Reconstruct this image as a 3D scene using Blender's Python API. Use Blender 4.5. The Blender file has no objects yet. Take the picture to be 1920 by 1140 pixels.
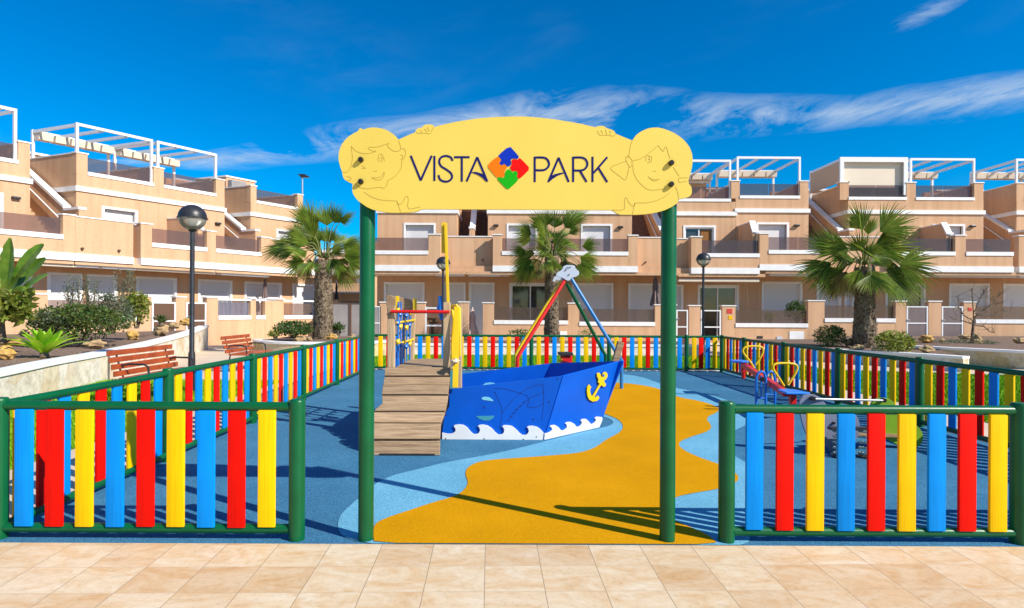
import bpy, bmesh, math, random
from math import pi, sin, cos, atan2, sqrt, radians
from mathutils import Vector, Matrix, noise
random.seed(7)
D = bpy.data
SC = bpy.context.scene
COL = SC.collection

# ---------------------------------------------------------------- camera, sky, sun, exposure
F, CX, CY, H, ROLL = 1080.0, 940.0, 582.0, 1.55, 0.0052      # measured from the photograph (1920 px wide)
cam_d = D.cameras.new("camera"); cam = D.objects.new("camera", cam_d); COL.objects.link(cam)
cam_d.sensor_width = 36; cam_d.lens = 36 * F / 1920
cam_d.shift_x = (960 - CX) / 1920; cam_d.shift_y = (CY - 570) / 1920
cam_d.clip_start = 0.05; cam_d.clip_end = 2000
cam.matrix_world = Matrix.Translation((0, 0, H)) @ Matrix.Rotation(pi / 2, 4, 'X') @ Matrix.Rotation(ROLL, 4, 'Z')
SC.camera = cam
SUN_EL, SUN_RZ = radians(37), atan2(.857, -.515)
world = D.worlds.new("World"); SC.world = world; world.use_nodes = True
def sky():
    nt = world.node_tree; nt.nodes.clear(); N = nt.nodes.new; L = nt.links.new
    out = N('ShaderNodeOutputWorld'); bg = N('ShaderNodeBackground'); bg.inputs['Strength'].default_value = .088
    st = N('ShaderNodeTexSky'); st.sky_type = 'NISHITA'; st.sun_disc = False
    st.sun_elevation = SUN_EL; st.sun_rotation = SUN_RZ; st.altitude = 400; st.air_density = 1.0; st.dust_density = .15; st.ozone_density = 3.0
    hs = N('ShaderNodeHueSaturation'); hs.inputs['Saturation'].default_value = 1.95; hs.inputs['Value'].default_value = 1.38; hs.inputs['Hue'].default_value = .503
    L(st.outputs[0], hs.inputs['Color'])
    geo = N('ShaderNodeTexCoord')
    sep = N('ShaderNodeSeparateXYZ'); L(geo.outputs['Generated'], sep.inputs[0])
    def M(op, a, b=None, c=None, clamp=False):
        n = N('ShaderNodeMath'); n.operation = op; n.use_clamp = clamp
        for i, v in enumerate((a, b, c)):
            if v is None: continue
            if isinstance(v, (int, float)): n.inputs[i].default_value = v
            else: L(v, n.inputs[i])
        return n.outputs[0]
    az = M('ARCTAN2', sep.outputs[0], sep.outputs[1])
    el = M('ARCSINE', sep.outputs[2])
    def curve(pts):           # az from -1..1 mapped to 0..1
        fc = N('ShaderNodeFloatCurve'); L(M('MULTIPLY_ADD', az, .5, .5), fc.inputs['Value'])
        cu = fc.mapping.curves[0]
        cu.points[0].location = (pts[0][0] * .5 + .5, pts[0][1]); cu.points[1].location = (pts[-1][0] * .5 + .5, pts[-1][1])
        for x, y in pts[1:-1]: cu.points.new(x * .5 + .5, y)
        fc.mapping.update(); return fc.outputs[0]
    cen = curve([(-1, .2), (-.45, .225), (-.34, .255), (-.13, .305), (.1, .325), (.28, .315), (.4, .30), (.7, .268), (1, .25)])
    wid = curve([(-1, .0), (-.5, .012), (-.34, .034), (-.1, .03), (.08, .042), (.3, .038), (.5, .026), (.72, .028), (.82, .012), (1, .0)])
    # wisps: noise stretched along the azimuth
    cmb = N('ShaderNodeCombineXYZ'); L(M('MULTIPLY_ADD', el, -.7, M('MULTIPLY', az, .85)), cmb.inputs[0]); L(M('MULTIPLY_ADD', az, -.15, M('MULTIPLY', el, 2.5)), cmb.inputs[1])
    def nz(scale, det, rough, dist):
        n = N('ShaderNodeTexNoise'); n.inputs['Scale'].default_value = scale; n.inputs['Detail'].default_value = det
        n.inputs['Roughness'].default_value = rough; n.inputs['Distortion'].default_value = dist; L(cmb.outputs[0], n.inputs['Vector']); return n.outputs[0]
    n1 = nz(7.5, 10, .66, .5); n2 = nz(2.6, 4, .5, .2)
    dist = M('DIVIDE', M('ABSOLUTE', M('SUBTRACT', M('ADD', el, M('MULTIPLY_ADD', n2, .08, -.04)), cen)), M('MAXIMUM', wid, .001))
    band = M('SUBTRACT', 1.0, dist, clamp=True)
    dens = M('MULTIPLY', M('POWER', band, .8), M('MULTIPLY_ADD', n1, 6.0, -2.55, clamp=True), clamp=True)
    wx = M('DIVIDE', M('SUBTRACT', az, .637), .055); wy = M('DIVIDE', M('SUBTRACT', M('MULTIPLY_ADD', az, -.22, el), .258), .015)
    wisp = M('MULTIPLY', M('SUBTRACT', 1.0, M('ADD', M('MULTIPLY', wx, wx), M('MULTIPLY', wy, wy)), clamp=True), M('MULTIPLY_ADD', n1, 6.0, -2.6, clamp=True))
    dens = M('ADD', dens, M('MULTIPLY', wisp, .7), clamp=True)
    # thin veil elsewhere
    veil = M('MULTIPLY', M('MULTIPLY_ADD', n2, 3.5, -1.75, clamp=True), M('MULTIPLY_ADD', n1, 2.0, -.8, clamp=True))
    veil = M('MULTIPLY', veil, .16)
    dens = M('ADD', M('MULTIPLY', dens, .66), veil, clamp=True)
    # unseen thin cloud added behind and beside the camera to whiten the shadows
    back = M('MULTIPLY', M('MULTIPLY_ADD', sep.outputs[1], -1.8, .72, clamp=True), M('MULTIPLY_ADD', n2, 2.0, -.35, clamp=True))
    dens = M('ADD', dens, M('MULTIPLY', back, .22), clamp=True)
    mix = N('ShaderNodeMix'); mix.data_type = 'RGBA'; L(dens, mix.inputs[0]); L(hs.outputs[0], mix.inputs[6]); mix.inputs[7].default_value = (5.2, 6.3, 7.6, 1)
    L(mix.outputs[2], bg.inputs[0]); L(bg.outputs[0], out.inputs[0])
sky()
sun_d = D.lights.new("sun", 'SUN'); sun_d.energy = 5.0; sun_d.angle = radians(.5); sun_d.color = (1, .93, .82)
sun = D.objects.new("sun", sun_d); COL.objects.link(sun)
sun.rotation_euler = Vector((-.857 * cos(SUN_EL), .515 * cos(SUN_EL), -sin(SUN_EL))).to_track_quat('-Z', 'Y').to_euler()
SC.view_settings.view_transform = 'Standard'; SC.view_settings.look = 'None'; SC.view_settings.gamma = 1; SC.view_settings.exposure = .36
SC.cycles.max_bounces = 7; SC.cycles.transparent_max_bounces = 12; SC.cycles.use_denoising = True
try: SC.cycles.denoiser = 'OPENIMAGEDENOISE'
except Exception: pass

# ---------------------------------------------------------------- measuring
def ray(px, py):
    dx, dy = px - CX, py - CY
    x0 = dx * cos(ROLL) + dy * sin(ROLL); y0 = -dx * sin(ROLL) + dy * cos(ROLL)
    return x0 / F, -y0 / F
def G(px, py, z=0.0):                 # point at height z seen at that place in the photograph
    rx, rz = ray(px, py); Y = (z - H) / rz
    return Vector((rx * Y, Y, z))
def W(px, py, Y):                     # point at depth Y
    rx, rz = ray(px, py); return Vector((rx * Y, Y, H + rz * Y))

# ---------------------------------------------------------------- materials
MATS = {}
def mat(name, col, rough=.6, col2=None, nscale=8, bump=0, bscale=60, spec=.4, metal=0, coat=0, island=0, detail=4):
    if name in MATS: return MATS[name]
    m = D.materials.new(name); m.use_nodes = True; nt = m.node_tree; N = nt.nodes.new; L = nt.links.new
    b = nt.nodes['Principled BSDF']; b.inputs['Roughness'].default_value = rough; b.inputs['Metallic'].default_value = metal
    b.inputs['Specular IOR Level'].default_value = spec; b.inputs['Coat Weight'].default_value = coat; b.inputs['Coat Roughness'].default_value = .15
    tc = N('ShaderNodeTexCoord')
    c = None
    if col2 is not None:
        n = N('ShaderNodeTexNoise'); n.inputs['Scale'].default_value = nscale; n.inputs['Detail'].default_value = detail; L(tc.outputs['Object'], n.inputs['Vector'])
        r = N('ShaderNodeValToRGB'); r.color_ramp.elements[0].position = .35; r.color_ramp.elements[1].position = .65
        r.color_ramp.elements[0].color = (*col, 1); r.color_ramp.elements[1].color = (*col2, 1); L(n.outputs[0], r.inputs[0]); c = r.outputs[0]
    if island:
        g = N('ShaderNodeNewGeometry'); mr = N('ShaderNodeMapRange'); mr.inputs[3].default_value = 1 - island; mr.inputs[4].default_value = 1 + island
        L(g.outputs['Random Per Island'], mr.inputs[0])
        hs = N('ShaderNodeHueSaturation'); L(mr.outputs[0], hs.inputs['Value'])
        mr2 = N('ShaderNodeMapRange'); mr2.inputs[3].default_value = .5 - island * .06; mr2.inputs[4].default_value = .5 + island * .04; L(g.outputs['Random Per Island'], mr2.inputs[0]); L(mr2.outputs[0], hs.inputs['Hue'])
        if c: L(c, hs.inputs['Color'])
        else: hs.inputs['Color'].default_value = (*col, 1)
        c = hs.outputs[0]
    if c: L(c, b.inputs['Base Color'])
    else: b.inputs['Base Color'].default_value = (*col, 1)
    if bump:
        n = N('ShaderNodeTexNoise'); n.inputs['Scale'].default_value = bscale; n.inputs['Detail'].default_value = 3; L(tc.outputs['Object'], n.inputs['Vector'])
        bp = N('ShaderNodeBump'); bp.inputs['Strength'].default_value = bump; bp.inputs['Distance'].default_value = .01; L(n.outputs[0], bp.inputs['Height']); L(bp.outputs[0], b.inputs['Normal'])
    MATS[name] = m; return m
def nodes_of(m):
    nt = m.node_tree; return nt, nt.nodes.new, nt.links.new, nt.nodes['Principled BSDF']
def ramp(N, pts):
    r = N('ShaderNodeValToRGB'); e = r.color_ramp.elements
    while len(e) < len(pts): e.new(.5)
    for i, (p, c) in enumerate(pts): e[i].position = p; e[i].color = (*c, 1)
    return r
def mat_stucco(name, ca, cb):
    m = D.materials.new(name); m.use_nodes = True; nt, N, L, b = nodes_of(m)
    tc = N('ShaderNodeTexCoord')
    n = N('ShaderNodeTexNoise'); n.inputs['Scale'].default_value = .55; n.inputs['Detail'].default_value = 6; n.inputs['Roughness'].default_value = .6; L(tc.outputs['Object'], n.inputs['Vector'])
    r = ramp(N, [(.3, ca), (.7, cb)]); L(n.outputs[0], r.inputs[0])
    n2 = N('ShaderNodeTexNoise'); n2.inputs['Scale'].default_value = 28; n2.inputs['Detail'].default_value = 5; L(tc.outputs['Object'], n2.inputs['Vector'])
    r2 = ramp(N, [(.3, (.80, .79, .78)), (.7, (1.0, 1.0, 1.0))]); L(n2.outputs[0], r2.inputs[0])
    mx = N('ShaderNodeMix'); mx.data_type = 'RGBA'; mx.blend_type = 'MULTIPLY'; mx.inputs[0].default_value = 1; L(r.outputs[0], mx.inputs[6]); L(r2.outputs[0], mx.inputs[7])
    # faint vertical weather streaks
    mp = N('ShaderNodeMapping'); mp.inputs['Scale'].default_value = (2.2, 2.2, .12); L(tc.outputs['Object'], mp.inputs[0])
    n3 = N('ShaderNodeTexNoise'); n3.inputs['Scale'].default_value = 1.6; n3.inputs['Detail'].default_value = 5; L(mp.outputs[0], n3.inputs['Vector'])
    r3 = ramp(N, [(.33, (.85, .82, .79)), (.6, (1, 1, 1))]); L(n3.outputs[0], r3.inputs[0])
    mx2 = N('ShaderNodeMix'); mx2.data_type = 'RGBA'; mx2.blend_type = 'MULTIPLY'; mx2.inputs[0].default_value = .8; L(mx.outputs[2], mx2.inputs[6]); L(r3.outputs[0], mx2.inputs[7])
    L(mx2.outputs[2], b.inputs['Base Color']); b.inputs['Roughness'].default_value = .9; b.inputs['Specular IOR Level'].default_value = .15
    bp = N('ShaderNodeBump'); bp.inputs['Strength'].default_value = .5; bp.inputs['Distance'].default_value = .02; L(n2.outputs[0], bp.inputs['Height']); L(bp.outputs[0], b.inputs['Normal'])
    return m
STUCCO = mat_stucco('peach_stucco', (.68, .415, .245), (.75, .475, .29))
WHITE = mat('white_trim', (.86, .85, .84), .6, (.78, .77, .76), 3, .15, 40)
WMETAL = mat('white_metal', (.80, .80, .80), .35, spec=.5)
CREAM = mat('cream_awning', (.76, .66, .53), .8, (.72, .62, .49), .6, detail=1)
SOFFIT = STUCCO
GREEN = mat('green_paint', (.001, .085, .024), .34, (.0015, .105, .032), 5, .06, 25, spec=.32)
YEL = mat('yellow_slat', (.97, .575, .001), .5, (.92, .53, .001), 3, .1, 30, spec=.12)
RED = mat('red_slat', (.88, .006, .001), .5, (.78, .005, .001), 3, .1, 30, spec=.1)
BLU = mat('blue_slat', (.001, .27, .80), .5, (.001, .24, .72), 3, .1, 30, spec=.12)
YPAINT = mat('yellow_paint', (.86, .56, .008), .35, (.78, .50, .01), 3, .1, 20)
RPAINT = mat('red_paint', (.68, .012, .010), .35, (.6, .01, .01), 3)
BPAINT = mat('blue_paint', (.01, .17, .62), .35, (.012, .15, .55), 3)
HULL = mat('hull_blue', (.001, .105, .60), .45, (.001, .09, .52), 2.5, .05, 90, spec=.2)
HLINE = mat('hull_groove', (.002, .02, .16), .6)
SKYP = mat('pale_blue_paint', (.20, .58, .72), .4)
TEALP = mat('teal_paint', (.05, .30, .40), .5)
NAVY = mat('navy_letters', (.008, .012, .12), .7, spec=.1)
BOARD = mat('yellow_board', (.76, .57, .10), .6, (.72, .535, .09), 1.6, .12, 160, spec=.3)
GROOVE = mat('board_groove', (.50, .34, .045), .7)
BLACK = mat('black_rubber', (.012, .012, .014), .35, spec=.5)
DARK = mat('dark_metal', (.018, .018, .022), .4, (.03, .03, .034), 9, spec=.5)
STEEL = mat('galvanised_steel', (.55, .55, .56), .35, metal=.9)
GREYP = mat('grey_panel', (.17, .19, .27), .5, (.2, .22, .3), 4)
LIMEP = mat('lime_panel', (.20, .36, .012), .45, (.17, .32, .012), 4)
GULL = mat('gull_grey', (.55, .60, .68), .45, (.48, .53, .62), 4)
BENCHW = mat('bench_wood', (.42, .085, .025), .4, (.30, .055, .018), 6, .2, 50, coat=.15)
ROCK = mat('rock', (.52, .36, .17), .9, (.30, .20, .11), 5, .9, 9)
ROCKY = mat('yellow_rock', (.62, .38, .10), .9, (.38, .22, .07), 6, .9, 9)
BARK = mat('bark', (.10, .07, .045), .9, (.2, .15, .10), 14, 1, 30)
LEAFD = mat('leaf_dark', (.035, .085, .018), .5, (.08, .14, .03), 3, island=.45)
LEAFY = mat('leaf_yellow', (.14, .20, .025), .55, (.25, .27, .04), 3, island=.4)
LEAFB = mat('leaf_bright', (.26, .52, .02), .45, (.38, .62, .03), 3, island=.25)
LEAFG = mat('leaf_grey', (.10, .14, .08), .6, (.17, .19, .11), 3, island=.4)
PALML = mat('palm_leaf', (.08, .155, .016), .45, (.20, .26, .03), 1.6, island=.45)
PALMO = mat('palm_old_leaf', (.17, .15, .04), .7, (.26, .20, .07), 2, island=.35)
PETI = mat('petiole', (.18, .19, .05), .6)
CURTAIN = mat('brown_curtain', (.22, .09, .02), .8, (.3, .13, .03), 20)
PARAP = mat('parasol_fabric', (.16, .11, .11), .85, (.22, .16, .15), 10)
PARAW = mat('parasol_pale_fabric', (.55, .42, .38), .85, (.62, .5, .46), 10)
GREYW = mat('grey_render', (.33, .31, .30), .9, (.27, .25, .25), 1.5, .3, 30)
BROWNM = mat('brown_metal', (.12, .06, .035), .6)
REDSIGN = mat('red_sign', (.6, .05, .04), .5)
WOODJ = mat('wooden_beam', (.30, .19, .10), .8, (.2, .12, .06), 6)

def leafy(m, k=.35):
    nt = m.node_tree; N = nt.nodes.new; L = nt.links.new; b = nt.nodes['Principled BSDF']; out = [n for n in nt.nodes if n.type == 'OUTPUT_MATERIAL'][0]
    t = N('ShaderNodeBsdfTranslucent'); src = b.inputs['Base Color'].links[0].from_socket
    g = N('ShaderNodeHueSaturation'); g.inputs['Value'].default_value = 1.5; g.inputs['Hue'].default_value = .485; L(src, g.inputs['Color']); L(g.outputs[0], t.inputs[0])
    mx = N('ShaderNodeMixShader'); mx.inputs[0].default_value = k; L(b.outputs[0], mx.inputs[1]); L(t.outputs[0], mx.inputs[2]); L(mx.outputs[0], out.inputs[0])
for m_ in (LEAFD, LEAFY, LEAFB, LEAFG, PALML, PALMO): leafy(m_)
def mat_glass(name, tint, gl=.12):
    m = D.materials.new(name); m.use_nodes = True; nt = m.node_tree; N = nt.nodes.new; L = nt.links.new
    nt.nodes.remove(nt.nodes['Principled BSDF']); out = [n for n in nt.nodes if n.type == 'OUTPUT_MATERIAL'][0]
    t = N('ShaderNodeBsdfTransparent'); t.inputs[0].default_value = (*tint, 1)
    g = N('ShaderNodeBsdfGlossy'); g.inputs['Roughness'].default_value = .04; g.inputs[0].default_value = (.55, .55, .6, 1)
    d = N('ShaderNodeBsdfDiffuse'); d.inputs[0].default_value = (.27, .21, .195, 1)
    fr = N('ShaderNodeFresnel'); fr.inputs[0].default_value = 1.45
    a = N('ShaderNodeMixShader'); a.inputs[0].default_value = gl; L(t.outputs[0], a.inputs[1]); L(d.outputs[0], a.inputs[2])
    mx = N('ShaderNodeMixShader'); L(fr.outputs[0], mx.inputs[0]); L(a.outputs[0], mx.inputs[1]); L(g.outputs[0], mx.inputs[2]); L(mx.outputs[0], out.inputs[0])
    return m
GLASS = mat_glass('smoked_glass', (.72, .63, .60), .20)
LGLASS = mat_glass('lamp_glass', (.95, .94, .90), .30)
[n for n in LGLASS.node_tree.nodes if n.type == 'BSDF_DIFFUSE'][0].inputs[0].default_value = (.85, .78, .66, 1)
PANE = mat('window_pane', (.025, .03, .035), .05, (.05, .055, .05), 2.5, spec=.8)
def mat_shutter():
    m = D.materials.new('roller_shutter'); m.use_nodes = True; nt, N, L, b = nodes_of(m)
    tc = N('ShaderNodeTexCoord'); w = N('ShaderNodeTexWave'); w.bands_direction = 'Z'; w.inputs['Scale'].default_value = 6.5; w.inputs['Distortion'].default_value = 0
    L(tc.outputs['Object'], w.inputs['Vector'])
    r = ramp(N, [(0, (.52, .51, .52)), (.3, (.69, .68, .69)), (1, (.74, .73, .74))]); L(w.outputs[0], r.inputs[0]); L(r.outputs[0], b.inputs['Base Color'])
    bp = N('ShaderNodeBump'); bp.inputs['Strength'].default_value = .5; bp.inputs['Distance'].default_value = .01; L(w.outputs[0], bp.inputs['Height']); L(bp.outputs[0], b.inputs['Normal'])
    b.inputs['Roughness'].default_value = .55; return m
SHUT = mat_shutter()
def mat_wood(name, ca, cb, cc):
    m = D.materials.new(name); m.use_nodes = True; nt, N, L, b = nodes_of(m)
    tc = N('ShaderNodeTexCoord'); mp = N('ShaderNodeMapping'); mp.inputs['Scale'].default_value = (1.2, 22, 22); L(tc.outputs['Object'], mp.inputs[0])
    g = N('ShaderNodeNewGeometry'); cm = N('ShaderNodeVectorMath'); cm.operation = 'ADD'; L(mp.outputs[0], cm.inputs[0])
    sc = N('ShaderNodeMath'); sc.operation = 'MULTIPLY'; sc.inputs[1].default_value = 37; L(g.outputs['Random Per Island'], sc.inputs[0]); L(sc.outputs[0], cm.inputs[1])
    n = N('ShaderNodeTexNoise'); n.inputs['Scale'].default_value = 2.2; n.inputs['Detail'].default_value = 7; n.inputs['Roughness'].default_value = .65; L(cm.outputs[0], n.inputs['Vector'])
    r = ramp(N, [(.3, ca), (.5, cb), (.72, cc)]); L(n.outputs[0], r.inputs[0])
    hs = N('ShaderNodeHueSaturation'); mr = N('ShaderNodeMapRange'); mr.inputs[3].default_value = .78; mr.inputs[4].default_value = 1.12; L(g.outputs['Random Per Island'], mr.inputs[0]); L(mr.outputs[0], hs.inputs['Value']); L(r.outputs[0], hs.inputs['Color'])
    L(hs.outputs[0], b.inputs['Base Color']); b.inputs['Roughness'].default_value = .75; b.inputs['Specular IOR Level'].default_value = .25
    bp = N('ShaderNodeBump'); bp.inputs['Strength'].default_value = .5; bp.inputs['Distance'].default_value = .004; L(n.outputs[0], bp.inputs['Height']); L(bp.outputs[0], b.inputs['Normal'])
    return m
WOOD = mat_wood('weathered_timber', (.21, .13, .07), (.38, .255, .15), (.52, .37, .23))
WOODV = mat_wood('upright_timber', (.42, .27, .14), (.60, .42, .24), (.72, .54, .33))
for n_ in WOODV.node_tree.nodes:
    if n_.type == 'MAPPING': n_.inputs['Scale'].default_value = (22, 22, 1.2)
def mat_slat(m):
    nt = m.node_tree; N = nt.nodes.new; L = nt.links.new; b = nt.nodes['Principled BSDF']
    tc = N('ShaderNodeTexCoord'); oi = N('ShaderNodeObjectInfo'); mp = N('ShaderNodeMapping'); mp.inputs['Scale'].default_value = (75, 75, 2.2); L(tc.outputs['Object'], mp.inputs[0])
    av = N('ShaderNodeVectorMath'); av.operation = 'ADD'; L(mp.outputs[0], av.inputs[0]); sm = N('ShaderNodeMath'); sm.operation = 'MULTIPLY'; sm.inputs[1].default_value = 90; L(oi.outputs['Random'], sm.inputs[0]); L(sm.outputs[0], av.inputs[1])
    n = N('ShaderNodeTexNoise'); n.inputs['Scale'].default_value = 1; n.inputs['Detail'].default_value = 4; L(av.outputs[0], n.inputs['Vector'])
    # grain, a little difference from slat to slat, and splashed dust towards the foot
    g = ramp(N, [(.32, (.86, .86, .86)), (.6, (1, 1, 1))]); L(n.outputs[0], g.inputs[0])
    src = b.inputs['Base Color'].links[0].from_socket
    mx = N('ShaderNodeMix'); mx.data_type = 'RGBA'; mx.blend_type = 'MULTIPLY'; mx.inputs[0].default_value = 1; L(src, mx.inputs[6]); L(g.outputs[0], mx.inputs[7])
    hs = N('ShaderNodeHueSaturation'); mr = N('ShaderNodeMapRange'); mr.inputs[3].default_value = .9; mr.inputs[4].default_value = 1.06; L(oi.outputs['Random'], mr.inputs[0]); L(mr.outputs[0], hs.inputs['Value']); L(mx.outputs[2], hs.inputs['Color'])
    L(hs.outputs[0], b.inputs['Base Color'])
    bp = N('ShaderNodeBump'); bp.inputs['Strength'].default_value = .35; bp.inputs['Distance'].default_value = .002; L(n.outputs[0], bp.inputs['Height']); L(bp.outputs[0], b.inputs['Normal'])
for m_ in (YEL, RED, BLU): mat_slat(m_)
def mat_rubber(name, ca, cb, spk):
    m = D.materials.new(name); m.use_nodes = True; nt, N, L, b = nodes_of(m)
    tc = N('ShaderNodeTexCoord')
    n = N('ShaderNodeTexNoise'); n.inputs['Scale'].default_value = 1.1; n.inputs['Detail'].default_value = 7; n.inputs['Roughness'].default_value = .62; L(tc.outputs['Object'], n.inputs['Vector'])
    r = ramp(N, [(.25, tuple(q * .88 for q in ca)), (.5, ca), (.75, cb)]); L(n.outputs[0], r.inputs[0])
    v = N('ShaderNodeTexVoronoi'); v.inputs['Scale'].default_value = 150; L(tc.outputs['Object'], v.inputs['Vector'])
    sx = N('ShaderNodeSeparateXYZ'); L(v.outputs['Color'], sx.inputs[0])
    r2 = ramp(N, [(0, (spk, spk, spk)), (.5, (1, 1, 1)), (1, (2 - spk, 2 - spk, 2 - spk))]); L(sx.outputs[0], r2.inputs[0])
    mx = N('ShaderNodeMix'); mx.data_type = 'RGBA'; mx.blend_type = 'MULTIPLY'; mx.inputs[0].default_value = 1; L(r.outputs[0], mx.inputs[6]); L(r2.outputs[0], mx.inputs[7])
    L(mx.outputs[2], b.inputs['Base Color']); b.inputs['Roughness'].default_value = .95; b.inputs['Specular IOR Level'].default_value = .06
    bp = N('ShaderNodeBump'); bp.inputs['Strength'].default_value = .5; bp.inputs['Distance'].default_value = .004; L(v.outputs['Distance'], bp.inputs['Height']); L(bp.outputs[0], b.inputs['Normal'])
    return m
RUB_B = mat_rubber('blue_rubber', (.05, .175, .30), (.07, .215, .35), .62)
RUB_L = mat_rubber('light_blue_rubber', (.14, .39, .55), (.19, .46, .62), .75)
RUB_Y = mat_rubber('yellow_rubber', (.61, .28, .001), (.68, .315, .002), .88)
def mat_tiles():
    m = D.materials.new('sandstone_tiles'); m.use_nodes = True; nt, N, L, b = nodes_of(m)
    tc = N('ShaderNodeTexCoord'); br = N('ShaderNodeTexBrick'); br.offset = 0; br.squash = 1
    br.inputs['Scale'].default_value = 1; br.inputs['Brick Width'].default_value = .339; br.inputs['Row Height'].default_value = .305
    br.inputs['Mortar Size'].default_value = .0022; br.inputs['Mortar Smooth'].default_value = .1
    br.inputs['Color1'].default_value = (0, 0, 0, 1); br.inputs['Color2'].default_value = (1, 1, 1, 1); br.inputs['Mortar'].default_value = (.5, .5, .5, 1)
    L(tc.outputs['Object'], br.inputs['Vector'])
    vm = N('ShaderNodeVectorMath'); vm.operation = 'SCALE'; vm.inputs['Scale'].default_value = 9; L(br.outputs['Color'], vm.inputs[0])
    va = N('ShaderNodeVectorMath'); va.operation = 'ADD'; L(tc.outputs['Object'], va.inputs[0]); L(vm.outputs[0], va.inputs[1])
    mp = N('ShaderNodeMapping'); mp.inputs['Scale'].default_value = (1.3, 2.6, 1); mp.inputs['Rotation'].default_value = (0, 0, .55); L(va.outputs[0], mp.inputs[0])
    n = N('ShaderNodeTexNoise'); n.inputs['Scale'].default_value = 1.7; n.inputs['Detail'].default_value = 9; n.inputs['Roughness'].default_value = .66; n.inputs['Distortion'].default_value = 1.6; L(mp.outputs[0], n.inputs['Vector'])
    r = ramp(N, [(.30, (.58, .37, .18)), (.42, (.64, .46, .27)), (.52, (.67, .525, .345)), (.62, (.70, .575, .405)), (.78, (.75, .665, .54))]); L(n.outputs[0], r.inputs[0])
    sx = N('ShaderNodeSeparateXYZ'); L(br.outputs['Color'], sx.inputs[0])
    r2 = ramp(N, [(0, (.92, .84, .76)), (.35, (.99, .94, .90)), (.65, (1.02, 1.01, 1.0)), (1, (1.05, 1.06, 1.09))]); L(sx.outputs[0], r2.inputs[0])
    mx = N('ShaderNodeMix'); mx.data_type = 'RGBA'; mx.blend_type = 'MULTIPLY'; mx.inputs[0].default_value = 1; L(r.outputs[0], mx.inputs[6]); L(r2.outputs[0], mx.inputs[7])
    mj = N('ShaderNodeMix'); mj.data_type = 'RGBA'; jf = N('ShaderNodeMath'); jf.operation = 'MULTIPLY'; jf.inputs[1].default_value = .6; L(br.outputs['Fac'], jf.inputs[0]); L(jf.outputs[0], mj.inputs[0]); L(mx.outputs[2], mj.inputs[6]); mj.inputs[7].default_value = (.45, .32, .22, 1)
    fn = N('ShaderNodeTexNoise'); fn.inputs['Scale'].default_value = 26; fn.inputs['Detail'].default_value = 9; fn.inputs['Roughness'].default_value = .72; L(va.outputs[0], fn.inputs['Vector'])
    fr_ = ramp(N, [(.30, (.80, .74, .66)), (.46, (.98, .97, .95)), (.7, (1.05, 1.05, 1.05))]); L(fn.outputs[0], fr_.inputs[0])
    mf = N('ShaderNodeMix'); mf.data_type = 'RGBA'; mf.blend_type = 'MULTIPLY'; mf.inputs[0].default_value = .85; L(mj.outputs[2], mf.inputs[6]); L(fr_.outputs[0], mf.inputs[7]); mj = mf
    # the long joints are open and dark
    ps = N('ShaderNodeSeparateXYZ'); L(tc.outputs['Object'], ps.inputs[0]); pp = N('ShaderNodeMath'); pp.operation = 'PINGPONG'; pp.inputs[1].default_value = .1695; L(ps.outputs[0], pp.inputs[0])
    lt = N('ShaderNodeMath'); lt.operation = 'LESS_THAN'; lt.inputs[1].default_value = .0016; L(pp.outputs[0], lt.inputs[0])
    ml = N('ShaderNodeMix'); ml.data_type = 'RGBA'; L(lt.outputs[0], ml.inputs[0]); L(mj.outputs[2], ml.inputs[6]); ml.inputs[7].default_value = (.24, .17, .11, 1)
    L(ml.outputs[2], b.inputs['Base Color']); b.inputs['Roughness'].default_value = .6; b.inputs['Specular IOR Level'].default_value = .25
    bp = N('ShaderNodeBump'); bp.inputs['Strength'].default_value = .35; bp.inputs['Distance'].default_value = .004; L(n.outputs[0], bp.inputs['Height']); L(bp.outputs[0], b.inputs['Normal'])
    return m
TILES = mat_tiles()
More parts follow.
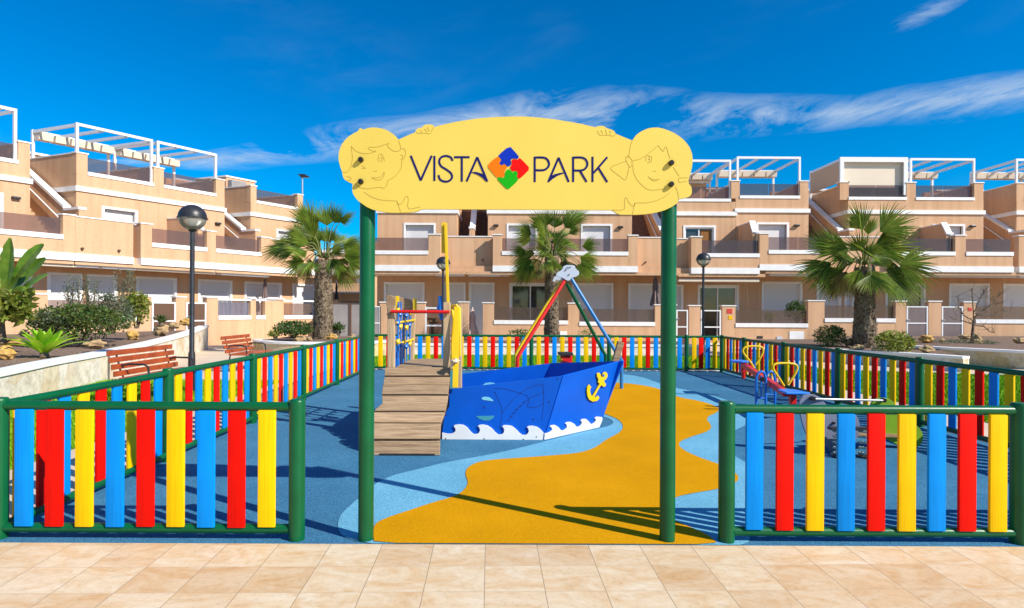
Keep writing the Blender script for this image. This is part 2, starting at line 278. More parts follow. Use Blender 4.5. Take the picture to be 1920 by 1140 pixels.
def mat_stone(name, cols, scale):
    m = D.materials.new(name); m.use_nodes = True; nt, N, L, b = nodes_of(m)
    tc = N('ShaderNodeTexCoord'); nd = N('ShaderNodeTexNoise'); nd.inputs['Scale'].default_value = 2.5; nd.inputs['Detail'].default_value = 4; L(tc.outputs['Object'], nd.inputs['Vector'])
    vs = N('ShaderNodeVectorMath'); vs.operation = 'MULTIPLY_ADD'; L(nd.outputs['Color'], vs.inputs[0]); vs.inputs[1].default_value = (.14, .14, .14); L(tc.outputs['Object'], vs.inputs[2])
    v = N('ShaderNodeTexVoronoi'); v.inputs['Scale'].default_value = scale; L(vs.outputs[0], v.inputs['Vector'])
    e = N('ShaderNodeTexVoronoi'); e.feature = 'DISTANCE_TO_EDGE'; e.inputs['Scale'].default_value = scale; L(vs.outputs[0], e.inputs['Vector'])
    sx = N('ShaderNodeSeparateXYZ'); L(v.outputs['Color'], sx.inputs[0])
    r = ramp(N, [(0, cols[0]), (.35, cols[1]), (.7, cols[2]), (1, cols[3])]); L(sx.outputs[0], r.inputs[0])
    n = N('ShaderNodeTexNoise'); n.inputs['Scale'].default_value = 6; n.inputs['Detail'].default_value = 8; n.inputs['Roughness'].default_value = .65; L(tc.outputs['Object'], n.inputs['Vector'])
    r2 = ramp(N, [(.3, (.66, .62, .56)), (.5, (.93, .91, .88)), (.65, (1.05, 1.05, 1.05))]); L(n.outputs[0], r2.inputs[0])
    mx = N('ShaderNodeMix'); mx.data_type = 'RGBA'; mx.blend_type = 'MULTIPLY'; mx.inputs[0].default_value = 1; L(r.outputs[0], mx.inputs[6]); L(r2.outputs[0], mx.inputs[7])
    er = ramp(N, [(0, (.6, .6, .6)), (.04, (0, 0, 0))]); L(e.outputs[0], er.inputs[0])
    mj = N('ShaderNodeMix'); mj.data_type = 'RGBA'; L(er.outputs[0], mj.inputs[0]); L(mx.outputs[2], mj.inputs[6]); mj.inputs[7].default_value = (.58, .50, .40, 1)
    L(mj.outputs[2], b.inputs['Base Color']); b.inputs['Roughness'].default_value = .9; b.inputs['Specular IOR Level'].default_value = .1
    bp = N('ShaderNodeBump'); bp.inputs['Strength'].default_value = .7; bp.inputs['Distance'].default_value = .025; L(n.outputs[0], bp.inputs['Height']); L(bp.outputs[0], b.inputs['Normal'])
    return m
STONE = mat_stone('stone_facing', [(.66, .53, .33), (.74, .69, .59), (.76, .72, .64), (.72, .62, .42)], 2.4)
STONEY = mat_stone('yellow_stone_facing', [(.46, .34, .17), (.60, .46, .22), (.62, .54, .38), (.66, .50, .18)], 2.6)

SOIL = mat('soil', (.15, .10, .075), 1, (.27, .195, .15), 22, 1, 26, spec=.05, detail=8)
PAVE = mat('concrete_paving', (.66, .53, .40), .85, (.58, .46, .34), 1.4, .3, 60, detail=7)
LAWN = mat('lawn_base', (.09, .24, .006), .9, (.14, .31, .01), 4, 1, 120, spec=.1, detail=8)
GRASSM = mat('grass_blade', (.13, .32, .006), .6, (.20, .40, .012), 2, island=.3, spec=.1)

# ---------------------------------------------------------------- mesh builder
class MB:
    def __init__(s): s.v = []; s.f = []
    def add(s, vs, fs):
        o = len(s.v); s.v += [Vector(v) for v in vs]; s.f += [[i + o for i in f] for f in fs]; return s
    def hexa(s, c): # 8 corners, bottom 4 ccw then top 4
        return s.add(c, [(3, 2, 1, 0), (4, 5, 6, 7), (0, 1, 5, 4), (1, 2, 6, 5), (2, 3, 7, 6), (3, 0, 4, 7)])
    def box(s, a, b):
        (x0, y0, z0), (x1, y1, z1) = a, b
        return s.hexa([(x0, y0, z0), (x1, y0, z0), (x1, y1, z0), (x0, y1, z0), (x0, y0, z1), (x1, y0, z1), (x1, y1, z1), (x0, y1, z1)])
    def fbox(s, fc, s0, s1, t0, t1, z0, z1):
        P = fc.P; return s.hexa([P(s0, t1, z0), P(s1, t1, z0), P(s1, t0, z0), P(s0, t0, z0), P(s0, t1, z1), P(s1, t1, z1), P(s1, t0, z1), P(s0, t0, z1)])
    def beam(s, p, q, w, h=None):
        h = h or w; p, q = Vector(p), Vector(q); d = (q - p).normalized(); up = Vector((0, 0, 1))
        if abs(d.z) > .99: up = Vector((0, 1, 0))
        r = d.cross(up).normalized() * w / 2; u = r.cross(d).normalized() * h / 2
        return s.hexa([p - r - u, p + r - u, q + r - u, q - r - u, p - r + u, p + r + u, q + r + u, q - r + u])
    def tube(s, pts, r, n=10, cap=True):
        pts = [Vector(p) for p in pts]; rs = r if isinstance(r, (list, tuple)) else [r] * len(pts)
        vs = []; fs = []; ref = None
        for i, p in enumerate(pts):
            d = (pts[min(i + 1, len(pts) - 1)] - pts[max(i - 1, 0)]).normalized()
            if ref is None:
                ref = Vector((0, 0, 1)) if abs(d.z) < .9 else Vector((1, 0, 0))
            a = d.cross(ref).normalized(); b = a.cross(d).normalized(); ref = b
            for k in range(n):
                t = 2 * pi * k / n; vs.append(p + (a * cos(t) + b * sin(t)) * rs[i])
        for i in range(len(pts) - 1):
            for k in range(n):
                k2 = (k + 1) % n; fs.append((i * n + k, i * n + k2, (i + 1) * n + k2, (i + 1) * n + k))
        if cap: fs.append(tuple(range(n - 1, -1, -1))); fs.append(tuple((len(pts) - 1) * n + k for k in range(n)))
        return s.add(vs, fs)
    def lathe(s, c, prof, n=20):       # prof: (r, z)
        c = Vector(c); vs = []; fs = []
        for r, z in prof:
            for k in range(n): t = 2 * pi * k / n; vs.append(c + Vector((r * cos(t), r * sin(t), z)))
        for i in range(len(prof) - 1):
            for k in range(n):
                k2 = (k + 1) % n; fs.append((i * n + k, i * n + k2, (i + 1) * n + k2, (i + 1) * n + k))
        if prof[0][0] > .001: fs.append(tuple(range(n - 1, -1, -1)))
        if prof[-1][0] > .001: fs.append(tuple((len(prof) - 1) * n + k for k in range(n)))
        return s.add(vs, fs)
    def plate(s, pts, off):            # polygon (3-D points) extruded by a vector
        pts = [Vector(p) for p in pts]; n = len(pts); off = Vector(off)
        vs = pts + [p + off for p in pts]
        fs = [tuple(range(n)), tuple(range(2 * n - 1, n - 1, -1))] + [(i, i + n, (i + 1) % n + n, (i + 1) % n) for i in range(n)]
        return s.add(vs, fs)
    def poly(s, pts): return s.add(pts, [tuple(range(len(pts)))])
    def rock(s, c, r, sq=(1, 1, .7), seed=0, n=10):
        vs = []; fs = []; c = Vector(c); m = n // 2 + 2
        for i in range(m + 1):
            th = pi * i / m
            for k in range(n):
                ph = 2 * pi * k / n; d = Vector((sin(th) * cos(ph), sin(th) * sin(ph), cos(th)))
                q = 1 + .55 * noise.noise(d * 1.7 + Vector((seed * 3.1, seed, 0))) + .25 * noise.noise(d * 4 + Vector((seed, 0, seed * 2)))
                vs.append(c + Vector((d.x * sq[0], d.y * sq[1], d.z * sq[2])) * r * q)
        for i in range(m):
            for k in range(n): k2 = (k + 1) % n; fs.append((i * n + k, (i + 1) * n + k, (i + 1) * n + k2, i * n + k2))
        return s.add(vs, fs)
    def build(s, name, m, parent=None, smooth=False, bevel=0, label=None, seg=2, kind=None, cat=None, group=None, loc=None):
        me = D.meshes.new(name)
        o = D.objects.new(name, me); COL.objects.link(o)
        base = Vector((0, 0, 0))
        if parent is not None:
            o.parent = parent; base = WPOS[parent.name]; WPOS[o.name] = base
        elif loc is not None: base = Vector(loc); o.location = base; WPOS[o.name] = base
        else: WPOS[o.name] = base
        me.from_pydata([v - base for v in s.v], [], s.f); me.validate(); me.update()
        bm = bmesh.new(); bm.from_mesh(me); bmesh.ops.remove_doubles(bm, verts=bm.verts, dist=1e-5) if bevel or smooth else None
        if len(s.f) < 4000 and not kind: bmesh.ops.recalc_face_normals(bm, faces=bm.faces)
        bm.to_mesh(me); bm.free()
        me.materials.append(m)
        if smooth:
            for p in me.polygons: p.use_smooth = True
            try: me.set_sharp_from_angle(angle=radians(40))
            except Exception: pass
        if bevel:
            md = o.modifiers.new('bevel', 'BEVEL'); md.width = bevel; md.segments = seg; md.limit_method = 'ANGLE'
        for k, v in (('label', label), ('kind', kind), ('category', cat), ('group', group)):
            if v: o[k] = v
        return o
WPOS = {}
def thing(name, loc, label, cat, group=None, kind=None):
    o = D.objects.new(name, None); COL.objects.link(o); o.empty_display_size = .2; o.location = loc; WPOS[o.name] = Vector(loc)
    o['label'] = label; o['category'] = cat
    if group: o['group'] = group
    if kind: o['kind'] = kind
    return o
class Fac:
    def __init__(s, ox, oy, ang, side=None): s.o = Vector((ox, oy, 0)); s.d = Vector((cos(ang), sin(ang), 0)); side = ang if side is None else side; s.n = Vector((sin(side), -cos(side), 0))
    def P(s, a, t, z): return s.o + s.d * a + s.n * t + Vector((0, 0, z))
    def at(s, px, py, t):
        rx, rz = ray(px, py); q = s.o + s.n * t
        # lam*(rx,1) = q + a*d
        det = rx * -s.d.y + s.d.x
        lam = (q.x * -s.d.y + s.d.x * q.y) / det; a = (rx * q.y - q.x) / det if abs(det) > 1e-9 else 0
        return a, H + rz * lam
    def s(s, px, py, t): return s.at(px, py, t)[0]
# ---------------------------------------------------------------- ground
def sheet(name, pts, m, z=None, kind='structure'):
    return MB().poly([Vector((p[0], p[1], p[2] if z is None and len(p) > 2 else z)) for p in pts]).build(name, m, kind=kind)
sheet('ground', [(-300, -60), (300, -60), (300, 400), (-300, 400)], PAVE, -.45)
# paved yard around the playground
sheet('paving', [(-40, 3.815), (40, 3.815), (40, 60), (-40, 60)], PAVE, -.02)
# tiled terrace falling gently towards the camera
EA, EB = G(0, 1018), G(1920, 1026); ed = (EB - EA).normalized(); slope = .024
def terr(p, k): return Vector((p.x + ed.y * k, p.y - ed.x * k, .003 - slope * k))
tb = MB(); A_, B_ = EA - ed * 14, EB + ed * 14
cv = [terr(A_, 0), terr(B_, 0), terr(B_, 9), terr(A_, 9)]
o = MB().hexa([c - Vector((0, 0, .2)) for c in cv] + cv).build('tiled_terrace', TILES, kind='structure')
M0 = Matrix.Translation(G(910, 1021.5)) @ Matrix.Rotation(radians(1.1), 4, 'Z') @ Matrix.Rotation(slope, 4, 'X')
o.data.transform(M0.inverted()); o.matrix_world = M0

def smooth_loop(pts, it=2):
    for _ in range(it):
        q = []
        for i in range(len(pts)):
            a, b = pts[i], pts[(i + 1) % len(pts)]
            q += [(a[0] * .75 + b[0] * .25, a[1] * .75 + b[1] * .25), (a[0] * .25 + b[0] * .75, a[1] * .25 + b[1] * .75)]
        pts = q
    return pts
FX0, FX1, FY1 = -3.38, 5.69, 14.85
edgeY = lambda x: EA.y + (x - EA.x) / (EB.x - EA.x) * (EB.y - EA.y) + .004
sheet('playground_floor', [(FX0 - .12, edgeY(FX0 - .12)), (FX1 + .12, edgeY(FX1)), (FX1 + .12, FY1 + .12), (FX0 - .12, FY1 + .12)], RUB_B, .0)
light = [(712, 1023), (700, 1019), (650, 1010), (634, 996), (633, 978), (641, 961), (671, 935), (705, 905), (739, 890), (787, 879), (832, 867), (937, 849), (1012, 830), (1087, 811), (1135, 801), (1151, 794), (1146, 785),
         (1120, 778), (1080, 760), (1060, 735), (1090, 712), (1150, 700), (1200, 705), (1240, 720), (1269, 728), (1320, 737), (1380, 755), (1420, 775), (1413, 789), (1387, 803), (1352, 817), (1345, 836), (1380, 856), (1412, 875), (1428, 900), (1422, 940), (1402, 962), (1402, 985), (1410, 1026.2), (1300, 1025.5)]
yellow = [(702, 1023), (700, 1000), (702, 981), (728, 969), (769, 956), (810, 942), (844, 933), (868, 922), (879, 905), (872, 890), (875, 877), (892, 867), (919, 861.5), (975, 858), (1031, 854), (1087, 849), (1117, 839), (1136, 824), (1162, 811), (1170, 800), (1162, 787), (1140, 778), (1115, 768), (1100, 745), (1115, 722), (1151, 717), (1185, 719), (1234, 727), (1267, 744),
          (1317, 752), (1352, 765), (1345, 773), (1322, 783), (1335, 798), (1330, 808), (1300, 817), (1272, 828), (1275, 840), (1307, 856), (1355, 872), (1383, 888), (1386, 902), (1355, 915), (1300, 924), (1262, 932), (1250, 955), (1262, 975), (1300, 990), (1330, 1003), (1352, 1025.8)]
def floor_shape(name, px, m, z):
    pts = [G(x, y, z) for x, y in px]
    q = smooth_loop([(p.x, p.y) for p in pts], 2)
    q = [(x, max(y, edgeY(x) + .001)) for x, y in q]
    return sheet(name, q, m, z)
floor_shape('light_blue_floor', light, RUB_L, .005)
floor_shape('yellow_floor', yellow, RUB_Y, .010)
# white edging under the side fence
MB().box((FX1 + .12, 3.82, -.02), (FX1 + .20, FY1 + .2, .012)).box((FX0 - .20, 3.82, -.02), (FX0 - .12, FY1 + .2, .012)).box((FX0 - .12, FY1 + .12, -.02), (FX1 + .12, FY1 + .2, .012)).build('kerb_edging', WHITE, kind='structure')

# lawns
LAWNS = [[(-7.3, 3.0), (-4.75, 3.0), (-4.75, 12.6), (-8.7, 12.6), (-8.0, 9.2)],
         [(6.95, 3.0), (13, 3.0), (13, 14.3), (8.8, 15.6), (6.95, 15.6)],
         [(-4.4, 15.6), (8.8, 15.6), (8.8, 20.0), (-4.4, 20.0)]]
for L_ in LAWNS: sheet('lawn', L_, LAWN, -.012)
def inside(p, poly):
    c = False; j = len(poly) - 1
    for i in range(len(poly)):
        if (poly[i][1] > p[1]) != (poly[j][1] > p[1]) and p[0] < (poly[j][0] - poly[i][0]) * (p[1] - poly[i][1]) / (poly[j][1] - poly[i][1]) + poly[i][0]: c = not c
        j = i
    return c
gb = MB(); rg = random.Random(5)
for L_ in LAWNS:
    x0 = min(p[0] for p in L_); x1 = max(p[0] for p in L_); y0 = min(p[1] for p in L_); y1 = max(p[1] for p in L_)
    n = int((x1 - x0) * (y1 - y0) * 900)
    for _ in range(n):
        x = rg.uniform(x0, x1); y = rg.uniform(y0, y1)
        if not inside((x, y), L_): continue
        a = rg.uniform(0, pi); h = rg.uniform(.02, .045); w = rg.uniform(.006, .012); lx, ly = rg.uniform(-.02, .02), rg.uniform(-.02, .02)
        gb.add([(x - cos(a) * w, y - sin(a) * w, -.012), (x + cos(a) * w, y + sin(a) * w, -.012), (x + lx, y + ly, h)], [(0, 1, 2)])
gb.build('grass', GRASSM, kind='stuff', cat='grass', label='short green lawn grass around the fenced playground')

# ---------------------------------------------------------------- fence
SLM = {'B': (BLU, 'blue'), 'R': (RED, 'red'), 'Y': (YEL, 'yellow')}
def mesh_of(mb, name, m, smooth=False, bevel=0):
    me = D.meshes.new(name); me.from_pydata(mb.v, [], mb.f); bm = bmesh.new(); bm.from_mesh(me)
    bmesh.ops.remove_doubles(bm, verts=bm.verts, dist=1e-5)
    if bevel:
        es = [e for e in bm.edges if len(e.link_faces) == 2 and e.calc_face_angle(0) > .6]
        bmesh.ops.bevel(bm, geom=es, offset=bevel, segments=2, affect='EDGES', profile=.6)
    bmesh.ops.recalc_face_normals(bm, faces=bm.faces); bm.to_mesh(me); bm.free(); me.materials.append(m)
    if smooth:
        for p in me.polygons: p.use_smooth = True
        me.set_sharp_from_angle(angle=radians(40))
    return me
SLAT_ME = {k: mesh_of(MB().box((-.0575, -.012, .09), (.0575, .012, .872)), 'slat', v[0], True, .006) for k, v in SLM.items()}
POST_ME = mesh_of(MB().lathe((0, 0, 0), [(.053, 0), (.053, .925), (.051, .936), (.044, .944), (.02, .9475), (0, .948)], 28), 'post', GREEN, True)
RAILS = {}
def rail_me(l):
    k = round(l, 3)
    if k not in RAILS: RAILS[k] = mesh_of(MB().tube([(0, 0, 0), (l, 0, 0)], .032, 20), 'rail', GREEN, True)
    return RAILS[k]
def child(name, me, root, p, rz=0, label=None):
    o = D.objects.new(name, me); COL.objects.link(o); o.parent = root; o.location = Vector(p) - WPOS[root.name]; o.rotation_euler = (0, 0, rz)
    if label: o['label'] = label
    return o
def fence(label, posts, order, slat_off, counts, first=True, last=True):
    root = thing('picket_fence', Vector((*posts[0], 0)), label, 'fence', 'green-railed fences with coloured slats')
    rr = random.Random(int(posts[0][0] * 100 + posts[0][1]))
    for i, p in enumerate(posts):
        if (i == 0 and not first) or (i == len(posts) - 1 and not last): continue
        child('post', POST_ME, root, (*p, 0))
    for i in range(len(posts) - 1):
        a, b = Vector((*posts[i], 0)), Vector((*posts[i + 1], 0)); d = b - a; l = d.length; u = d / l; rz = atan2(u.y, u.x); nrm = Vector((-u.y, u.x, 0))
        for z in (.07, .893): child('rail', rail_me(l - .09), root, a + u * .045 + Vector((0, 0, z)), rz)
        n = counts[i]; pit = .2035 if n == 9 else (l - .2) / n
        for k in range(n):
            q = a + u * (l / 2 + (k - (n - 1) / 2) * pit) + nrm * slat_off
            c = order[k % 3]; child('slat', SLAT_ME[c], root, (q.x + rr.uniform(-.002, .002), q.y, rr.uniform(-.003, .003)), rz, SLM[c][1] + ' slat')
    return root
YF = 3.885
fence('short front fence panel left of the entrance, nearest the camera', [(FX0, YF), (-1.372, YF)], 'BRY', -.03, [9])
fence('front fence with coloured slats right of the entrance sign, nearest the camera', [(1.525, YF), (3.5, YF), (5.69, YF)], 'BRY', -.03, [9, 9])
fence('long fence down the left side of the playground, in front of the red benches', [(FX0, YF), (FX0, 5.85), (FX0, 7.85), (FX0, 9.85), (FX0, 11.85), (FX0, 13.85)] , 'YRB', 0.0, [9] * 5, first=False)
fence('fence down the right side of the playground behind the seesaw', [(FX1, 14.85), (FX1, 13.5), (FX1, 11.6), (FX1, 9.72), (FX1, 7.83), (FX1, 5.87), (FX1, YF)], 'YRB', 0.0, [6, 9, 9, 9, 9, 9], last=False)
fence('far fence closing the playground behind the blue ship', [(FX0, 13.85), (FX0, 14.85), (-1.2, 14.85), (.78, 14.85), (2.78, 14.85), (4.78, 14.85), (FX1, 14.85)], 'YRB', -.02, [4, 9, 9, 9, 9, 4], first=False, last=False)

# ---------------------------------------------------------------- entrance sign
def c2(x, y): return 620 + x * .18418, 210 + y * .18421
def c3(x, y): return 960 + x * .18421, 210 + y * .18421
def c4(x, y): return 860 + x * .104167, 260 + y * .104167
def sign():
    r = thing('entrance_sign', (0, 3.885, 0), 'yellow entrance board reading VISTA PARK between two cut-out children, on two tall green posts', 'sign')
    YB = 3.805
    for px, pt in ((686, 1017), (1251, 1020)):
        b = G(px, pt - 6); x = b.x; x = W(px, 1010, 3.885).x
        MB().lathe((x, 3.885, 0), [(.051, 0), (.051, 2.56), (.048, 2.575), (.03, 2.583), (0, 2.586)], 32).build('post', GREEN, r, True)
    out = [(747, 261.6), (761.8, 255), (778.4, 247.8), (780, 243), (785.8, 239.5), (791, 239.3), (794, 235.5), (798, 233.5), (804, 233), (810, 233.5), (813, 235.5), (813.4, 238.5), (822.6, 235.8), (840, 231.5), (859.4, 227.5), (878, 224.6), (896, 222), (914, 220.4), (933, 219.2), (960, 218.4), (987.6, 218.5), (1015, 220.8), (1034, 223), (1052, 225.7), (1071, 228.8), (1089, 232), (1105, 236), (1116.6, 238.5), (1120, 236.7), (1127, 235.8), (1133, 236.7), (1137, 239.8), (1144, 242.5), (1149, 244), (1152.6, 247), (1154, 250.5), (1172, 258), (1185.7, 263.4), (1192, 254), (1198, 249), (1205, 245), (1213, 241.5), (1221.6, 239.5), (1229, 239), (1236, 239.5), (1245, 241.5), (1254.7, 245), (1264.5, 249.5), (1273, 255), (1281.5, 261.5), (1288, 269), (1293, 276), (1296, 283.7), (1298, 290), (1298.6, 296.6), (1298.6, 305), (1297.5, 313), (1295.8, 321), (1293.4, 328), (1290.7, 339), (1291.6, 344.5), (1294.5, 347.5), (1296.8, 352), (1297.5, 361), (1295.5, 366), (1291.6, 369), (1283, 371.5), (1273, 373), (1271, 379.5), (1265, 384.5), (1258, 388.7), (1248, 393.4), (1236, 397), (1223, 399.8), (1208.7, 401.6), (1195, 402.4), (1181, 402.5), (1162.6, 402.3), (1155, 398.8), (1149.7, 395), (1144, 393.8), (1050, 393.2), (960, 392.8), (870, 392.2), (795, 392), (789.5, 392.6), (782, 396), (776.5, 397.6), (771, 398), (749, 398.8), (735, 398.8), (721, 397.6), (709, 395.6), (697, 392.3), (687.5, 387.8), (679, 382), (671.5, 376.5), (666, 370), (662, 363.5), (660.5, 357.3), (660.3, 351), (661.4, 344.5), (657, 342.5), (653, 340.8), (647.5, 337.8), (644, 333.4), (642.2, 328), (641.5, 322.4), (638.5, 314.5), (636.6, 307.6), (635, 301), (634.4, 294.7), (635.2, 286), (637.5, 278), (641.5, 269.5), (647.6, 261.6), (653.5, 256), (660.5, 251.4), (670.6, 246), (673.5, 242), (675.3, 239.5), (678, 241), (680.8, 243), (689, 240.2), (697.4, 239), (706.5, 239.2), (715.8, 240.8), (723.5, 243.3), (730.5, 246.8), (736.8, 250.8), (742.6, 256)]
    P = lambda q, y=YB: W(q[0], q[1], y)
    board = MB().plate([P(q) for q in out], (0, .02, 0)).build('board', BOARD, r)
    def strip(mb, pts, w, y, th=.002, taper=None):
        v = [Vector((W(a, b, YB).x, W(a, b, YB).z)) for a, b in pts]; L_ = []; R_ = []
        for i, p in enumerate(v):
            d0 = (v[i] - v[i - 1]).normalized() if i else (v[1] - v[0]).normalized()
            d1 = (v[i + 1] - v[i]).normalized() if i < len(v) - 1 else d0
            d = (d0 + d1)
            d = d.normalized() if d.length > .1 else d1
            k = 1 / max(.45, d.dot(d1)); nn = Vector((-d.y, d.x)) * w / 2 * k * (taper[i] if taper else 1)
            L_.append(p + nn); R_.append(p - nn)
        for i in range(len(v) - 1):
            q = [L_[i], L_[i + 1], R_[i + 1], R_[i]]
            mb.hexa([Vector((a.x, y, a.y)) for a in q] + [Vector((a.x, y - th, a.y)) for a in q])
    def cr(pts, n=6):     # catmull-rom
        q = []; P_ = [pts[0]] + list(pts) + [pts[-1]]
        for i in range(1, len(P_) - 2):
            for k in range(n):
                t = k / n; a, b, c, d = P_[i - 1], P_[i], P_[i + 1], P_[i + 2]
                q.append(tuple(.5 * (2 * b[j] + (c[j] - a[j]) * t + (2 * a[j] - 5 * b[j] + 4 * c[j] - d[j]) * t * t + (3 * b[j] - a[j] - 3 * c[j] + d[j]) * t ** 3) for j in (0, 1)))
        return q + [pts[-1]]
    w = .0132; yl = YB - .0005
    def letter(strokes, f, name):
        mb = MB()
        for j, s_ in enumerate(strokes): strip(mb, [f(*p) for p in s_], w, yl - .0002 * j)
        return mb
    LET = [([[(816, 445), (918, 697)], [(918, 697), (1030, 445)]], c2), ([[(1057, 448), (1057, 702)]], c2),
           ([cr([(1243, 497), (1222, 462), (1172, 447), (1122, 465), (1106, 508), (1126, 552), (1182, 588), (1226, 625), (1236, 668), (1205, 702), (1160, 708), (1116, 688), (1098, 642)])], c2),
           ([[(1258, 460), (1415, 460)], [(1336, 460), (1336, 708)]], c2), ([[(1385, 706), (1493, 460)], [(1493, 460), (1595, 706)]], c2),
           ([[(232, 455), (232, 712)], cr([(232, 464), (315, 464), (358, 482), (378, 530), (358, 572), (315, 592), (232, 592)])], c3),
           ([[(370, 712), (475, 465)], [(475, 465), (578, 712)]], c3),
           ([[(623, 455), (623, 712)], cr([(623, 464), (705, 464), (748, 482), (768, 530), (748, 574), (705, 595), (623, 595)]), [(690, 595), (760, 712)]], c3),
           ([[(820, 455), (820, 712)], [(970, 460), (830, 622)], [(880, 570), (970, 714)]], c3)]
    for st_, f in LET: letter(st_, f, 'letter').build('letter', NAVY, r)
    for f, pts in ((c2, [(1428, 612), (1480, 610), (1540, 628), (1572, 650), (1598, 712), (1575, 700), (1545, 668), (1500, 640)]), (c3, [(545, 618), (500, 618), (440, 632), (395, 652), (365, 714), (388, 704), (420, 676), (470, 645)])):
        MB().plate([P(f(*p), yl) for p in pts], (0, -.0028, 0)).build('letter', NAVY, r)
    PZ = [('blue', (.004, .03, .42), [(915, 130), (1000, 225), (1088, 325), (1072, 352), (1050, 370), (1010, 360), (965, 358), (938, 378), (938, 430), (944, 462), (925, 490), (890, 502), (850, 482), (822, 448), (800, 470), (770, 477), (742, 460), (736, 430), (755, 405), (772, 390), (752, 352), (725, 330), (710, 303)]),
          ('orange', (.93, .17, .004), [(510, 490), (600, 400), (690, 328), (718, 340), (745, 372), (758, 395), (728, 420), (727, 450), (745, 478), (780, 486), (805, 474), (822, 462), (850, 495), (872, 520), (835, 570), (820, 605), (822, 645), (812, 685), (785, 697), (750, 690), (712, 690), (682, 698), (600, 600)]),
          ('red', (.75, .004, .004), [(925, 530), (928, 505), (955, 480), (960, 450), (948, 405), (965, 378), (1000, 372), (1045, 384), (1070, 372), (1090, 350), (1115, 360), (1200, 445), (1285, 540), (1190, 640), (1095, 725), (1065, 705), (1052, 685), (1066, 650), (1062, 605), (1035, 577), (1000, 580), (972, 592), (945, 560)]),
          ('green', (.01, .38, .008), [(890, 550), (925, 570), (958, 605), (975, 615), (1000, 592), (1030, 588), (1052, 608), (1055, 640), (1042, 668), (1050, 705), (1078, 742), (985, 835), (885, 925), (790, 830), (700, 735), (702, 705), (718, 696), (755, 702), (795, 712), (822, 698), (832, 665), (832, 615), (850, 580)])]
    for nm, c, pts in PZ:
        MB().plate([P(c4(*p), yl) for p in smooth_loop(pts, 1)], (0, -.003, 0)).build('puzzle_piece', mat('puzzle_' + nm, c, .7, spec=.1), r, label=nm + ' puzzle piece')
    # milled outlines of the two children
    gr = MB()
    A2 = [[(210, 345), (255, 395), (330, 422), (400, 420), (460, 400)], [(460, 400), (410, 390), (385, 362), (480, 355), (545, 335), (590, 320)], [(590, 320), (580, 345), (620, 385), (670, 402), (715, 385)],
          [(210, 350), (222, 450), (210, 550), (170, 610), (125, 615)], [(690, 290), (712, 345), (712, 375)], [(712, 375), (740, 372), (762, 400), (755, 460), (725, 492)], [(710, 440), (730, 440), (735, 470), (712, 480)],
          [(725, 492), (718, 570), (660, 650), (580, 700)], [(580, 700), (570, 750), (540, 775), (500, 765), (455, 770), (380, 782), (300, 768), (255, 740)],
          [(485, 500), (490, 440), (520, 430), (540, 470), (550, 497)], [(500, 470), (520, 465), (522, 495), (500, 500)], [(318, 545), (350, 565)], [(318, 575), (362, 572)], [(440, 605), (475, 600)],
          [(420, 668), (480, 668), (525, 645), (545, 612)], [(420, 668), (470, 692), (520, 680), (545, 640), (545, 612)], [(160, 655), (200, 665), (205, 690), (165, 695)],
          [(340, 815), (420, 865), (520, 895), (675, 905)], [(675, 905), (690, 940), (730, 925), (760, 865), (782, 860), (792, 900), (785, 950), (800, 985), (850, 978), (915, 965)], [(680, 920), (715, 1020)],
          [(870, 205), (900, 218), (960, 215), (1010, 220), (1035, 180), (1050, 150)], [(915, 185), (930, 210)], [(955, 170), (985, 205)], [(985, 155), (1005, 195)]]
    A3 = [[(1225, 290), (1205, 350), (1190, 440), (1180, 470)], [(1225, 495), (1310, 475), (1400, 415), (1490, 340)], [(1490, 340), (1510, 370), (1540, 400), (1555, 360), (1575, 365), (1590, 420), (1610, 470)],
          [(1160, 455), (1185, 450), (1220, 490), (1222, 540), (1200, 560), (1165, 500), (1160, 455)], [(1160, 500), (1080, 530), (1010, 560), (1015, 590), (1080, 640), (1150, 690), (1175, 640), (1190, 560)],
          [(1232, 540), (1240, 620), (1290, 710), (1370, 780), (1440, 795), (1560, 780)], [(1360, 500), (1370, 450), (1395, 450), (1400, 505)], [(1395, 450), (1420, 455), (1415, 510), (1380, 515)], [(1385, 480), (1400, 480)],
          [(1435, 600), (1465, 605)], [(1385, 655), (1430, 685), (1505, 685)], [(1395, 670), (1440, 700), (1480, 698)], [(1640, 560), (1680, 620), (1700, 655)], [(1700, 672), (1790, 668)], [(1700, 672), (1695, 700), (1705, 715)], [(1705, 715), (1780, 705)],
          [(1665, 760), (1690, 830), (1695, 900)], [(1605, 825), (1520, 880), (1400, 920), (1255, 925)], [(1255, 925), (1235, 960), (1195, 930), (1170, 880), (1150, 880), (1145, 985)], [(1250, 930), (1225, 1045)], [(1020, 995), (1090, 1000), (1145, 990)],
          [(870, 190), (895, 235), (960, 235), (1030, 245), (1055, 225)], [(905, 185), (925, 225)], [(950, 180), (965, 230)], [(995, 190), (1005, 235)]]
    for ls, f in ((A2, c2), (A3, c3)):
        for l in ls: strip(gr, [f(*p) for p in (cr(l, 5) if len(l) > 2 else l)], .0036, yl, .0006)
    gr.build('engraved_outline', GROOVE, board)
    for x, y in ((677, 300), (677, 341), (1258, 306), (1258, 346)):
        c = W(x, y, YB)
        MB().tube([(c.x, YB, c.z), (c.x, YB - .018, c.z), (c.x, YB - .028, c.z)], [.018, .018, .012], 16).build('bolt_cap', BLACK, r, True)
sign()

